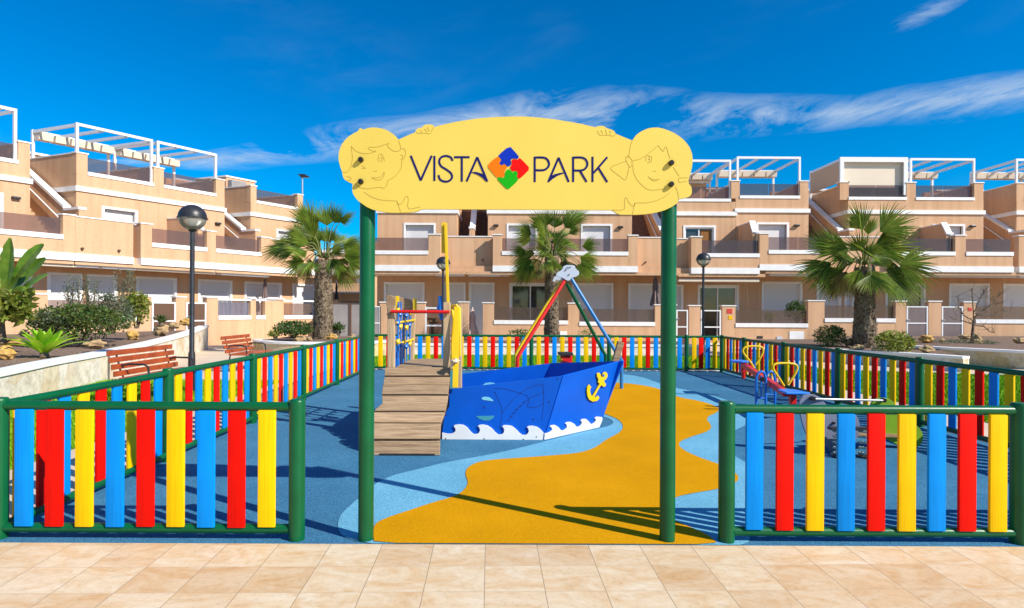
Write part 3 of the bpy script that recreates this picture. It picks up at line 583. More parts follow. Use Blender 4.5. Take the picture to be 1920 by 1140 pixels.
# ---------------------------------------------------------------- ship
def ship():
    r = thing('play_ship', (.4, 7.75, 0), 'low blue wooden play ship with white waves and a yellow anchor on its bow', 'play ship')
    yn, yfar, yc = 6.92, 8.58, 7.75
    a = W(828, 824, yn); a.z = .0; TL = W(842, 730, yn); TM = W(1054, 705, yn); BM = W(1018, 824, yn); BM.z = 0
    tip = W(1168, 676, 7.80); BT = W(1125, 800, 7.72); BT.z = 0
    mir = lambda p: Vector((p.x, 2 * yc - p.y, p.z))
    L2 = Vector((a.x + .03, yn, .28)); L1 = Vector((a.x + .09, yn, .38))
    near = [a, BM, TM, TL, Vector((L1.x, yn, .40)), L2]
    th = Vector((0, .025, 0))
    MB().plate(near, th).build('side_panel', HULL, r, bevel=.003)
    MB().plate([mir(p) for p in near], -th).build('side_panel', HULL, r, bevel=.003)
    nrm = (BT - BM).cross(TM - BM).normalized(); off = nrm * -.025
    if off.y < 0: off = -off
    g = Vector((.012, 0, 0))
    MB().plate([BM + g, BT, tip, TM + g], off).build('bow_panel', HULL, r, bevel=.003)
    MB().plate([mir(p) for p in (BM + g, BT, tip - Vector((0, .0, 0)), TM + g)], mir(off + Vector((0, yc, 0))) - Vector((0, yc, 0)) if False else Vector((off.x, -off.y, off.z))).build('bow_panel', HULL, r, bevel=.003)
    # floor inside
    MB().plate([Vector((a.x + .05, yn + .05, .1)), Vector((BM.x, yn + .05, .1)), Vector((BT.x - .1, yc, .1)), Vector((BM.x, yfar - .05, .1)), Vector((a.x + .05, yfar - .05, .1))], (0, 0, .03)).build('deck_floor', HULL, r)
    # wooden stem post
    p0 = W(1147, 700, 7.86); p1 = W(1164, 641, 7.86)
    MB().beam(p0, p1, .085, .085).build('stem_post', WOOD, r, bevel=.006)
    # waves
    def wave(o, u, nwaves, L_, nrm, name='wave_trim', sc=1.0):
        pts = [o]; 
        prof = [(0, .085), (.10, .085), (.30, .08), (.44, .085), (.50, .12), (.50, .155), (.42, .175), (.38, .16), (.37, .185), (.45, .205), (.60, .205), (.72, .185), (.85, .13), (.96, .085)]
        top = []
        for k in range(nwaves):
            for px, pz in prof: top.append((o + u * (L_ * (k + px) / nwaves) + Vector((0, 0, pz * sc * (1 if not (k == 0 and px < .2) else .95)))))
        top.append(o + u * L_ + Vector((0, 0, .09 * sc)))
        loop = [o, o + u * L_] + top[::-1]
        return MB().plate(loop, nrm)
    un = (BM - a).normalized(); Ln = (BM - a).length
    # the side: four breaking crests, measured
    P = lambda x, y, yy=yn - .004: W(820 + x * .1875, 660 + y * .1875, yy)
    crest = [(50, 805), (100, 815), (140, 815), (165, 805), (185, 785), (180, 758), (165, 742), (175, 728), (215, 722), (262, 728), (300, 752), (335, 795), (365, 820), (395, 818), (418, 805), (428, 778), (420, 750), (405, 740), (420, 728), (450, 724), (500, 732), (545, 760), (580, 800), (610, 824), (640, 822), (662, 808), (670, 782), (662, 755), (648, 742), (662, 730), (700, 730), (745, 738), (785, 768), (820, 805), (850, 828), (882, 828), (905, 812), (915, 788), (908, 762), (895, 748), (910, 738), (950, 736), (1000, 748), (1035, 775), (1062, 805)]
    loop = [P(1052, 872), P(50, 872)] + [P(*c) for c in crest]
    for v in loop[:2]: v.z = .002
    MB().plate(loop, (0, -.016, 0)).build('wave_trim', WHITE, r)
    # the bow: four crests on the slanted plane
    n_ = nrm if nrm.y < 0 else -nrm
    def onbow(x, y, d=.004):
        rx, rz = ray(820 + x * .1875, 660 + y * .1875); dr = Vector((rx, 1, rz)); C0 = Vector((0, 0, H))
        pl = BM + n_ * d; t = (pl - C0).dot(n_) / dr.dot(n_); return C0 + dr * t
    crest2 = [(1068, 812), (1095, 808), (1125, 795), (1142, 775), (1135, 750), (1120, 742), (1135, 730), (1170, 728), (1200, 745), (1225, 775), (1250, 785), (1275, 772), (1290, 748), (1285, 722), (1275, 712), (1295, 700), (1330, 698), (1360, 715), (1385, 745), (1405, 748), (1425, 735), (1440, 705), (1430, 682), (1445, 670), (1480, 668), (1505, 690), (1525, 715), (1545, 720), (1565, 705), (1580, 680), (1570, 658), (1590, 645), (1640, 650), (1640, 680), (1612, 745)]
    lo = [onbow(1612, 750), onbow(1062, 872)] + [onbow(*c) for c in crest2]
    for v in lo[:2]: v.z = max(v.z, .002)
    MB().plate(lo, n_ * .016).build('wave_trim', WHITE, r)
    # anchor
    an = [(1488, 385), (1492, 350), (1512, 322), (1534, 352), (1522, 360), (1520, 395), (1530, 428), (1545, 440), (1600, 345), (1618, 318), (1600, 300), (1604, 270), (1590, 240), (1590, 212), (1612, 205), (1626, 222), (1632, 245), (1648, 248), (1645, 222), (1658, 200), (1680, 198), (1694, 215), (1694, 245), (1680, 270), (1660, 280), (1664, 300), (1680, 318), (1674, 340), (1652, 345), (1632, 328), (1614, 352), (1562, 448), (1580, 452), (1592, 440), (1580, 434), (1608, 440), (1612, 462), (1590, 486), (1548, 494), (1512, 474), (1494, 438)]
    an_old = [(1490, 395), (1500, 350), (1512, 325), (1527, 345), (1525, 400), (1540, 425), (1552, 415), (1600, 325), (1618, 290), (1600, 262), (1590, 225), (1612, 205), (1632, 232), (1645, 222), (1650, 200), (1672, 198), (1692, 215), (1692, 250), (1672, 275), (1655, 280), (1660, 300), (1678, 318), (1665, 345), (1640, 335), (1622, 318), (1598, 350), (1562, 425), (1568, 445), (1600, 445), (1606, 462), (1585, 485), (1545, 492), (1510, 470), (1493, 435)]
    MB().plate([onbow(*p, .005) for p in an], n_ * .014).build('anchor', YPAINT, r, bevel=.002)
    MB().plate([onbow(1663 + 9 * cos(t), 235 + 14 * sin(t), .0195) for t in [k * pi / 6 for k in range(12)]], n_ * .001).build('anchor_eye', HULL, r)
    # milled whale tail, fish shapes and vents
    gm = MB()
    def line(pts, w=.0055):
        q = [P(x, y, yn) for x, y in pts]
        for i in range(len(q) - 1): 
            d = (q[i + 1] - q[i]).normalized(); nn = Vector((-d.z, 0, d.x)) * w / 2; e = Vector((0, -.0012, 0))
            gm.add([q[i] + nn + e, q[i + 1] + nn + e, q[i + 1] - nn + e, q[i] - nn + e], [(0, 1, 2, 3)])
    for l in ([(560, 370), (620, 362), (700, 375), (770, 395), (840, 415), (905, 440)], [(575, 400), (605, 470), (635, 540), (648, 600), (640, 680), (620, 760)], [(648, 610), (700, 540), (770, 460), (850, 395), (940, 345), (1055, 322)],
              [(1058, 322), (1062, 420), (1062, 520), (1050, 620), (1045, 690)], [(700, 700), (740, 640), (800, 570), (870, 500), (950, 450), (1058, 410)], [(905, 440), (912, 490), (900, 545)], [(900, 550), (960, 555), (1010, 545), (1060, 515)],
              [(720, 640), (760, 650)], [(745, 605), (785, 615)], [(775, 570), (810, 582)], [(810, 535), (840, 548)], [(850, 500), (880, 515)], [(560, 400), (585, 405)]): line(l)
    gm.build('engraved_outline', HLINE, r)
    MB().plate([P(440, 460, yn - .001), P(470, 446, yn - .001), P(520, 452, yn - .001), P(555, 478, yn - .001), P(560, 492, yn - .001), P(500, 484, yn - .001), P(455, 478, yn - .001)], (0, -.003, 0)).build('vent_mark', SKYP, r)
    MB().plate([P(385, 640, yn - .001), P(570, 636, yn - .001), P(560, 660, yn - .001), P(520, 684, yn - .001), P(470, 686, yn - .001), P(420, 668, yn - .001)], (0, -.003, 0)).build('mouth_mark', TEALP, r)
    PF = lambda x, y: W(820 + x * .1875, 660 + y * .1875, yfar - .03)
    MB().plate([PF(455, 330), PF(480, 310), PF(530, 303), PF(575, 312), PF(575, 322), PF(520, 326), PF(470, 333)], (0, -.003, 0)).build('vent_mark', SKYP, r)
    bt = MB()
    for x, y in ((85, 862), (470, 862), (860, 868), (990, 845), (470, 550), (90, 625), (1120, 495), (1205, 265), (960, 670)):
        c = P(x, y, yn); MB().tube([c + Vector((0, -.0, 0)), c + Vector((0, -.024 if y > 800 else -.008, 0))], .007, 8).build('bolt', DARK, r)
ship()

# ---------------------------------------------------------------- play tower with ramp
def tower():
    r = thing('play_tower', (-1.0, 7.2, 0), 'timber play tower with a plank ramp and red rail behind the blue ship', 'play tower')
    zd = .857; yf, yb = 7.02, 8.2
    # posts
    def post(px, ytop, Y, ybase=0, w=.085):
        c = W(px, 600, Y); t = W(px, ytop, Y).z
        return MB().box((c.x - w / 2, Y - w / 2, ybase), (c.x + w / 2, Y + w / 2, t)).build('post', WOODV, r, bevel=.008)
    post(734, 562, yf + .03); post(838, 567, yf + .03); post(754, 585, yb); post(862, 573, yb - .1, w=.07)
    # deck boards
    db = MB(); x0 = W(727, 690, yf).x + .1; x1 = W(846, 690, yf).x + .05
    for k in range(8): 
        y = yf + .06 + k * .14; db.box((x0, y, zd - .035), (x1 + .0, y + .134, zd))
    db.build('deck', WOOD, r, bevel=.004)
    MB().beam((x0, yf + .09, zd - .09), (x1, yf + .09, zd - .09), .05, .1).beam((x0, yb - .05, zd - .09), (x1, yb - .05, zd - .09), .05, .1).build('joist', WOOD, r, bevel=.004)
    # ramp planks
    rows = [(855, 6.13, 700.6, 824.5), (825, 6.20, 700.6, 825), (793, 6.30, 700.8, 826.5), (772, 6.42, 701, 834), (758, 6.53, 717, 838), (741, 6.65, 716, 840), (722, 6.78, 718.5, 842), (706, 6.90, 721, 843.5), (689, 7.00, 722.5, 845)]
    rb = MB()
    for i in range(len(rows) - 1):
        (ya, Ya, la, ra), (yb_, Yb, lb, rb_) = rows[i], rows[i + 1]
        p = [W(la, ya, Ya), W(ra, ya, Ya), W(rb_, yb_, Yb), W(lb, yb_, Yb)]
        n = (p[1] - p[0]).cross(p[3] - p[0]).normalized()
        g = (p[3] - p[0]).normalized() * .009
        lift = .012 if i % 2 else 0
        p = [p[0] + g + n * lift, p[1] + g + n * lift, p[2] - g + n * (lift + .004), p[3] - g + n * (lift + .004)]
        rb.hexa([q - n * .035 for q in p] + p)
    rb.build('ramp', WOOD, r, bevel=.005)
    bk = MB()
    for i in range(len(rows) - 1):
        (ya, Ya, la, ra), (yb_, Yb, lb, rb_) = rows[i], rows[i + 1]
        p = [W(la + 1, ya, Ya), W(ra - 1, ya, Ya), W(rb_ - 1, yb_, Yb), W(lb + 1, yb_, Yb)]; d_ = Vector((0, .045, -.035))
        bk.hexa([q + d_ * 1.6 for q in p] + [q + d_ for q in p])
    bk.build('ramp_backing', BROWNM, r)
    st = MB()
    for i in range(len(rows) - 1):
        (ya, Ya, la, ra), (yb_, Yb, lb, rb_) = rows[i], rows[i + 1]
        for s_, l_a, l_b in ((1, la, lb), (-1, ra, rb_)):
            a = W(l_a, ya, Ya); b = W(l_b, yb_, Yb); 
            a += Vector((s_ * .08, .06, -.03)); b += Vector((s_ * .08, .06, -.03)); a.z = max(a.z, .03)
            st.beam(a, b, .05, .06)
    st.build('stringer', WOOD, r)
    MB().box((W(712, 860, 6.13).x, 6.12, 0), (W(815, 860, 6.13).x, 6.2, .02)).build('ramp_foot', DARK, r)
    # red rail
    a = W(733, 584, yf - .05); b = W(843, 585, yf - .05)
    MB().tube([a, b], .02, 12).build('rail', RPAINT, r, True)
    for q in (a, b): pass
    # curved timber roof plank on the left
    pp = [W(x, y, yf + .55) for x, y in ((724, 553), (746, 556), (772, 562), (776, 574), (772, 586), (760, 580), (748, 584), (736, 590), (726, 588))]
    MB().plate(pp, (0, .05, 0)).build('roof_plank', WOOD, r, bevel=.006)
    pp = [W(x, y, yf - .02) for x, y in ((724.5, 556), (733, 553), (741, 560), (741, 572), (733, 590), (729, 598), (725, 590), (727, 580), (723.5, 570))]
    MB().plate(pp, (0, .03, 0)).build('wave_board', WOOD, r, bevel=.004)
    # abacus side on the left: rods with balls
    for x, t in ((745, 555), (778, 560)):
        MB().beam(W(x, t, 7.5), W(x, 588, 7.5), .045, .03).build('handle_plate', YPAINT, r, bevel=.004)
    MB().box(W(742, 690, 7.35), W(749.5, 633, 7.38)).build('side_panel', BPAINT, r, bevel=.003)
    ab = MB(); bl = MB(); by = MB()
    for k, x in enumerate((747, 752, 757, 763, 769)):
        Y = 7.3 + k * .16
        ab.tube([W(x, 566, Y), W(x - 1, 688, Y)], .011, 8)
        for j, yy in enumerate((582, 605, 640)):
            c = W(x - .5, yy + (k * 7) % 12, Y)
            (by if (j + k) % 2 == 0 else bl).rock(c, .032, (1, 1, 1), 0, 10)
    ab.build('abacus_rods', BPAINT, r, True); by.build('abacus_balls', YPAINT, r, True); bl.build('abacus_balls', BPAINT, r, True)
    for (xa, ya), (xb, yb2) in (((743, 605), (778, 600)), ((743, 645), (776, 636))):
        MB().tube([W(xa, ya, 7.25), W(xb, yb2, 8.1)], .014, 8).build('cross_rod', YPAINT, r, True)
    MB().beam(W(776, 575, 8.1), W(772, 680, 8.1), .06, .05).build('post', WOODV, r, bevel=.005)
    # mast
    MB().beam(W(841, 590, 7.25), W(835.5, 420, 7.25), .035, .05).build('mast', YPAINT, r, bevel=.003)
    MB().box(W(827.5, 474, 7.27), W(838, 418, 7.30)).build('mast_plate', YPAINT, r, bevel=.003)
    MB().rock(W(841, 582, 7.2), .062, (1.1, 1, 1), 4, 10).box(W(833, 590, 7.16), W(846, 575, 7.24)).build('mast_bracket', YPAINT, r, True)
    # blue speaking tube
    MB().tube([W(825, 555, 7.3), W(826, 580, 7.3), W(828, 600, 7.3)], [.022, .035, .022], 12).tube([W(819, 578, 7.3), W(833, 576, 7.3)], .02, 10).build('blue_grip', BPAINT, r, True)
    # yellow sliding rails on the right, with a tie
    MB().tube([W(847, 574, 7.15), W(851, 600, 7.1), W(848, 650, 7.05), W(849, 690, 7.0)], .02, 10).build('slide_rail', YPAINT, r, True)
    MB().beam(W(856.5, 575, 7.0), W(853.5, 727, 6.86), .066, .03).build('slide_rail', YPAINT, r, bevel=.004)
    MB().tube([W(846, 574, 7.15), W(856, 572, 7.1), W(862, 578, 7.1), W(862, 668, 7.1)], .015, 10).build('slide_rail', YPAINT, r, True)
    MB().rock(W(853, 677, 6.84), .04, (1.3, 1, .8), 2, 10).tube([W(846, 690, 6.85), W(850, 680, 6.83), W(858, 674, 6.83)], .012, 8).build('rope_knot', mat('rope', (.6, .5, .35), .9), r, True)
    MB().box(W(844, 735, 6.99), W(850, 694, 7.02)).build('side_panel', TEALP, r)
tower()

# ---------------------------------------------------------------- climbing frame behind the ship
def tripod():
    r = thing('climbing_frame', (1.3, 11.7, 0), 'four-legged tube frame with red, yellow, green and blue legs under a grey gull plate', 'climbing frame')
    top = Vector((1.3, 11.7, 2.2))
    for nm, m, (kx, ky, kY), (tx, ty, tY), fx in (('red', RPAINT, (969, 672, 11.0), (1061, 522, 11.62), None), ('yellow', YPAINT, (966, 666, 11.6), (1055, 524, 11.75), None), ('green', GREEN, (1129, 655, 12.5), (1063, 533, 11.9), (1135, 12.5)), ('blue', mat('mid_blue_paint', (.03, .20, .50), .3), (1158, 665, 11.4), (1071, 522, 11.6), (1165.5, 11.45))):
        k = W(kx, ky, kY); t = W(tx, ty, tY)
        f = Vector((W(fx[0], 690, fx[1]).x, fx[1], 0)) if fx else Vector((k.x + .01, k.y, 0))
        d1 = (t - k).normalized(); a = k + d1 * .12; b = Vector((f.x, f.y, k.z - .12))
        MB().tube([t, a, k + d1 * .03 + Vector((0, 0, -.01)), b, f], .036, 12).build('leg', m, r, True, label=nm + ' leg')
    sil = [(1057, 497), (1057, 497), (1078, 497), (1079, 504), (1086, 509), (1086, 515), (1080, 519), (1072, 521), (1068, 526), (1062, 526), (1056, 521), (1046, 519), (1042, 515), (1046, 510), (1054, 506)]
    sil_o = [(1048, 500), (1056, 499), (1058, 497), (1077, 497), (1078, 503), (1084, 508), (1085, 512), (1082, 518), (1074, 520), (1070, 526), (1064, 530), (1058, 525), (1050, 521), (1043, 518), (1044, 513), (1050, 508), (1055, 503)]
    MB().plate([W(x, y, 11.55) for x, y in smooth_loop(sil[1:], 1)], (0, .03, 0)).build('gull_plate', GULL, r, bevel=.004)
    sil2 = [(1036, 527), (1039, 519), (1047, 515), (1060, 512), (1068, 520), (1060, 526), (1048, 528), (1043, 524), (1040, 529)]
    MB().plate([W(x, y, 11.85) for x, y in sil2], (0, .03, 0)).build('gull_plate', GULL, r, bevel=.004)
    MB().beam(W(1052, 524, 11.75), W(1074, 521, 11.75), .12, .1).build('top_joint', GULL, r, bevel=.01)
    b = MB()
    for x, y in ((1064, 502), (1069, 501), (1061, 506), (1067, 515)): c = W(x, y, 11.55); MB().tube([c, c + Vector((0, -.02, 0))], .012, 8).build('bolt', DARK, r)
tripod()

# red spring toy beyond the ship
def springtoy():
    Y = 12.8; x = W(1062, 680, Y).x
    r = thing('spring_toy', (x, Y, 0), 'small red spring toy with a dark top seen over the ship rail', 'spring toy')
    MB().box(W(1052, 690, Y), W(1072, 668, Y) + Vector((0, .28, 0))).build('body', RPAINT, r, bevel=.02)
    MB().box(W(1048, 666.5, Y - .05), W(1075, 661.5, Y - .05) + Vector((0, .36, 0))).build('seat', DARK, r, bevel=.01)
    MB().tube([W(1046, 676, Y), W(1055, 675, Y)], .025, 8).build('handle', YPAINT, r, True)
    pts = [(x + .07 * cos(t * .9), Y + .15 + .07 * sin(t * .9), .01 + t * .0062) for t in range(0, 50)]
    MB().tube(pts, .012, 6).build('spring', YPAINT, r, True)
springtoy()

# ---------------------------------------------------------------- seesaw
def seesaw():
    r = thing('seesaw', (4.2, 9.2, 0), 'red seesaw with blue seats and yellow loop handles on a blue frame', 'seesaw')
    A = W(1394, 684, 10.5); B = W(1474, 738, 8.35); 
    MB().beam(A, B, .09, .09).build('beam', RPAINT, r, bevel=.01)
    for nm, c, sx in (('far', W(1387, 677, 10.55), 0), ('near', W(1486, 734, 8.25), 0)):
        q = c; MB().plate([q + Vector((-.17, -.16, -.02)), q + Vector((.17, -.16, -.02)), q + Vector((.12, .2, -.02)), q + Vector((-.12, .2, -.02))], (0, 0, .03)).build('seat', mat('seat_blue', (.01, .22, .85), .35), r, bevel=.012)
    for pts in ([(1414, 690, 10.2), (1405, 676, 10.2), (1394, 662, 10.2), (1394, 654, 10.2), (1401, 650, 10.2), (1415, 649, 10.2), (1428, 651, 10.2), (1431, 659, 10.2), (1425, 672, 10.2), (1417, 684, 10.2)],
                [(1470, 724, 8.6), (1460, 708, 8.6), (1451, 694, 8.6), (1450, 686, 8.6), (1456, 682, 8.6), (1472, 681, 8.6), (1490, 683, 8.6), (1495, 690, 8.6), (1490, 702, 8.6), (1479, 720, 8.6)]):
        q = [W(*p) for p in pts]; s_ = []
        for i in range(len(q) - 1):
            for k in range(4):
                t = k / 4; a, b, c, d = q[max(i - 1, 0)], q[i], q[i + 1], q[min(i + 2, len(q) - 1)]
                s_.append(.5 * (2 * b + (c - a) * t + (2 * a - 5 * b + 4 * c - d) * t * t + (3 * b - a - 3 * c + d) * t ** 3))
        MB().tube(s_ + [q[-1]], .017, 10).build('handle', YPAINT, r, True)
    for x in (W(1420, 700, 9.15).x, W(1449, 700, 9.15).x):
        for y in (9.08, 9.34):
            pass
    for x0, Y in ((1418, 9.0), (1436, 9.4)):
        c = W(x0, 700, Y).x; zt = .60 if Y < 9.2 else .56; pts = [(c, Y, 0), (c, Y, zt - .08), (c + .035, Y, zt), (c + .08, Y, zt + .02), (c + .12, Y, zt), (c + .15, Y, zt - .1), (c + .15, Y, 0)]
        MB().tube(pts, .02, 10).build('support_leg', BPAINT, r, True)
        MB().tube([(c, Y, .2), (c + .15, Y, .2)], .014, 8).tube([(c + .075, Y, zt - .05), (c + .075, Y, .2)], .012, 8).build('support_brace', BPAINT, r, True)
    q0 = W(1418, 740, 9.0).x + .07
    MB().tube([(q0, 8.96, .5), (W(1436, 740, 9.4).x + .07, 9.44, .46)], .035, 12).build('pivot', DARK, r, True)
    for c in (W(1486, 740, 8.3), W(1394, 685, 10.5)):
        MB().box((c.x - .04, c.y - .04, c.z - .13), (c.x + .04, c.y + .04, c.z)).build('seat_mount', RPAINT, r, bevel=.006)
        MB().tube([(c.x, c.y, c.z - .13), (c.x, c.y, c.z - .24)], .033, 12).build('buffer', RPAINT, r, True)
seesaw()

def rocker():
    r = thing('spring_rocker', (3.5, 5.7, 0), 'spring rocker with a grey-blue animal panel and a lime green panel behind the right fence', 'spring rocker')
    Yp = 6.3
    g = [(1502, 744), (1516, 738), (1532, 741), (1545, 752), (1556, 770), (1585, 778), (1604, 776), (1612, 790), (1612, 818), (1600, 826), (1582, 828), (1572, 832), (1566, 850), (1558, 852), (1552, 836), (1536, 832), (1518, 824), (1508, 806), (1501, 780), (1498, 760)]
    MB().plate([W(x, y, Yp) for x, y in smooth_loop(g, 1)], (0, .025, 0)).build('side_panel', GREYP, r, bevel=.004, label='grey-blue animal-shaped panel')
    g = [(1632, 760), (1640, 748), (1656, 745), (1672, 750), (1684, 764), (1696, 782), (1712, 792), (1728, 806), (1732, 822), (1726, 836), (1710, 842), (1698, 846), (1690, 838), (1660, 822), (1640, 806), (1630, 786)]
    MB().plate([W(x, y, Yp + .25) for x, y in smooth_loop(g, 1)], (0, .025, 0)).build('side_panel', LIMEP, r, bevel=.004, label='lime green panel')
    MB().tube([W(1526, 748, Yp - .04), W(1659, 751, Yp + .22)], .013, 10).build('handle_bar', STEEL, r, True)
    c = [W(1526, 748, Yp - .06), W(1659, 751, Yp + .2)]
    MB().tube([c[0], c[0] + Vector((0, .05, 0))], .024, 12).tube([c[1], c[1] + Vector((0, .05, 0))], .024, 12).build('bar_cap', BLACK, r, True)
    a = W(1560, 808, Yp + .1); b = W(1690, 812, Yp + .35)
    MB().hexa([a + Vector((0, -.12, -.03)), b + Vector((0, -.12, -.03)), b + Vector((0, .14, -.03)), a + Vector((0, .14, -.03)), a + Vector((0, -.12, 0)), b + Vector((0, -.12, 0)), b + Vector((0, .14, 0)), a + Vector((0, .14, 0))]).build('seat', WOODJ, r, bevel=.004)
    for x in (1574, 1622):
        X = W(x, 860, 6.2).x
        n = 72; pts = [(X + .085 * cos(t * .45), 6.15 + .085 * sin(t * .45), .015 + t * (.30 / n)) for t in range(n)]
        MB().tube(pts, .011, 6).build('spring', mat('sage_metal', (.28, .36, .34), .4), r, True)
        MB().lathe((X, 6.15, 0), [(.1, 0), (.1, .014), (.02, .016), (0, .016)], 16).build('foot_plate', DARK, r, True)
    MB().beam((W(1555, 830, 6.15).x, 6.15, .31), (W(1650, 830, 6.15).x, 6.15, .31), .08, .03).build('base_bar', DARK, r)
    # front decorative plate bolts
    bb = MB()
    for x, y in ((1515, 821), (1562, 793)): c = W(x, y, Yp); MB().tube([c, c + Vector((0, -.02, 0))], .016, 10).build('bolt', BLACK, r)
rocker()
# ---------------------------------------------------------------- benches
def bench(y0, y1, X, label):
    r = thing('park_bench', (X, (y0 + y1) / 2, 0), label, 'bench', 'red slatted benches beside the left fence')
    for k, (dx, z) in enumerate(((-.0, .50), (-.035, .61), (-.075, .72), (-.11, .83))):
        MB().box((X + dx - .016, y0, z - .042), (X + dx + .012, y1, z + .045)).build('back_slat', BENCHW, r, bevel=.006)
    for k in range(4):
        x = X + .07 + k * .115
        MB().box((x, y0, .415), (x + .095, y1, .445)).build('seat_slat', BENCHW, r, bevel=.006)
    for y in (y0 + .22, y1 - .22):
        MB().tube([(X - .125, y, .86), (X - .03, y, .5), (X + .02, y, .41), (X + .44, y, .41)], .016, 8).tube([(X + .02, y, .41), (X - .06, y, .0)], .018, 8).tube([(X + .42, y, .41), (X + .45, y, 0)], .018, 8).build('frame', DARK, r, True)
        MB().tube([(X - .04, y, .62), (X + .1, y, .645), (X + .34, y, .64), (X + .41, y, .60), (X + .43, y, .41)], .017, 8).build('armrest', DARK, r, True)
bench(9.15, 10.95, -6.15, 'nearer red slatted bench, in front of the curved stone planter wall')
bench(14.1, 15.7, -6.75, 'farther red slatted bench, near the foot of the left palm tree')

# ---------------------------------------------------------------- lamps
def lamp(px, py_top, Y, label, lean=0):
    t = W(px, py_top, Y); x, zt = t.x, t.z; R = .245; zc = zt - R
    r = thing('street_lamp', (x, Y, 0), label, 'street lamp', 'globe street lamps in the garden')
    MB().lathe((x, Y, 0), [(.11, 0), (.11, .03), (.07, .06), (.06, .7), (.045, .74), (.042, zc - R - .03), (.06, zc - R - .02), (.085, zc - R + .02), (.075, zc - R + .06), (0, zc - R + .06)], 16).build('pole', DARK, r, True)
    prof = [(R * 1.04 * cos(a), R * 1.0 * sin(a)) for a in [radians(d) for d in range(0, 91, 9)]]
    prof = [(R * 1.10, -.02), (R * 1.10, .0)] + prof[:-1] + [(0, R)]
    MB().lathe((x, Y, zc), prof, 32).build('lamp_hood', DARK, r, True)
    gl = [(R * cos(a), R * sin(a)) for a in [radians(d) for d in range(-70, 1, 7)]]
    MB().lathe((x, Y, zc), gl, 32).build('glass_bowl', LGLASS, r, True)
    MB().lathe((x, Y, zc - R + .05), [(.04, 0), (.05, .04), (.09, .1), (.10, .16), (.06, .2), (0, .21)], 16).build('bulb', mat('frosted_glass', (.75, .75, .72), .3), r, True)
lamp(361, 384, 11.0, 'large black globe lamp by the red bench, nearest of the lamps')
lamp(1319, 474, 20.8, 'black globe lamp right of the entrance sign, in front of a garden gate')
lamp(831, 481, 20.8, 'black globe lamp half hidden behind the yellow mast of the play tower')
def mast_lamp():
    Y = 46; t = W(567, 330, Y)
    r = thing('road_lamp', (t.x, Y, 0), 'tall thin road lamp rising behind the houses left of the entrance sign', 'road lamp')
    MB().lathe((t.x, Y, 0), [(.12, 0), (.1, 3), (.07, t.z - .1), (0, t.z - .1)], 12).build('pole', STEEL, r, True)
    MB().box((t.x - .15, Y - .15, t.z - .12), (t.x + .5, Y + .15, t.z + .03)).box((t.x - .3, Y - .1, t.z + .03), (t.x + .25, Y + .1, t.z + .15)).build('lamp_head', DARK, r, bevel=.03)
mast_lamp()

# ---------------------------------------------------------------- planters
def offset_path(pts, d):
    q = []
    for i, p in enumerate(pts):
        a = pts[max(i - 1, 0)]; b = pts[min(i + 1, len(pts) - 1)]; t = Vector((b[0] - a[0], b[1] - a[1])).normalized(); q.append((p[0] - t.y * d, p[1] + t.x * d, p[2]))
    return q
def resample(pts, n=6):
    q = []
    for i in range(len(pts) - 1):
        for k in range(n):
            t = k / n; a, b, c, d = pts[max(i - 1, 0)], pts[i], pts[i + 1], pts[min(i + 2, len(pts) - 1)]
            q.append(tuple(.5 * (2 * b[j] + (c[j] - a[j]) * t + (2 * a[j] - 5 * b[j] + 4 * c[j] - d[j]) * t * t + (3 * b[j] - a[j] - 3 * c[j] + d[j]) * t ** 3) for j in range(3)))
    return q + [tuple(pts[-1])]
def planter_wall(label, path, side=1, w=.3, n=6, m=None):
    """path of (x, y, z_top); side = +1 when the soil lies to the left of the walking direction"""
    path = resample(path, n); inn = offset_path(path, side * w)
    r = thing('planter_wall', (path[0][0], path[0][1], 0), label, 'planter wall')
    mb = MB(); co = MB(); a1 = offset_path(path, -side * .03); a2 = offset_path(path, side * (w + .03))
    for i in range(len(path) - 1):
        p, q, u, v = path[i], path[i + 1], inn[i + 1], inn[i]
        mb.hexa([(p[0], p[1], -.05), (q[0], q[1], -.05), (u[0], u[1], -.05), (v[0], v[1], -.05), (p[0], p[1], p[2] - .07), (q[0], q[1], q[2] - .07), (u[0], u[1], q[2] - .07), (v[0], v[1], p[2] - .07)])
        p, q, u, v = a1[i], a1[i + 1], a2[i + 1], a2[i]
        co.hexa([(p[0], p[1], p[2] - .07), (q[0], q[1], q[2] - .07), (u[0], u[1], q[2] - .07), (v[0], v[1], p[2] - .07), (p[0], p[1], p[2]), (q[0], q[1], q[2]), (u[0], u[1], q[2]), (v[0], v[1], p[2])])
    mb.build('stone_wall', m or STONE, r); co.build('coping', WHITE, r)
    return inn
def soil(pts, name='soil'):            # pts (x,y,z) loop; fan with bumps
    cx = sum(p[0] for p in pts) / len(pts); cy = sum(p[1] for p in pts) / len(pts); cz = sum(p[2] for p in pts) / len(pts)
    mb = MB(); rings = 9; n = len(pts); vs = []; fs = []
    for i in range(rings + 1):
        t = i / rings
        for p in pts:
            x = cx + (p[0] - cx) * t; y = cy + (p[1] - cy) * t; z = cz + (p[2] - cz) * t
            if 0 < i < rings: z += .07 * noise.noise(Vector((x * .8, y * .8, 0))) + .04 * (1 - t)
            vs.append((x, y, z))
    for i in range(rings):
        for k in range(n): fs.append((i * n + k, (i + 1) * n + k, (i + 1) * n + (k + 1) % n, i * n + (k + 1) % n))
    mb.add(vs, fs); o = mb.build(name, SOIL, kind='structure')
    for p in o.data.polygons: p.use_smooth = True
    return o
pl = [(-6.9, 5.5, .52), (-7.8, 9.0, .55), (-8.2, 10.6, .58), (-8.63, 12.8, .61), (-9.5, 16.0, .66), (-10.5, 19.5, .76), (-11.7, 23, .89)]
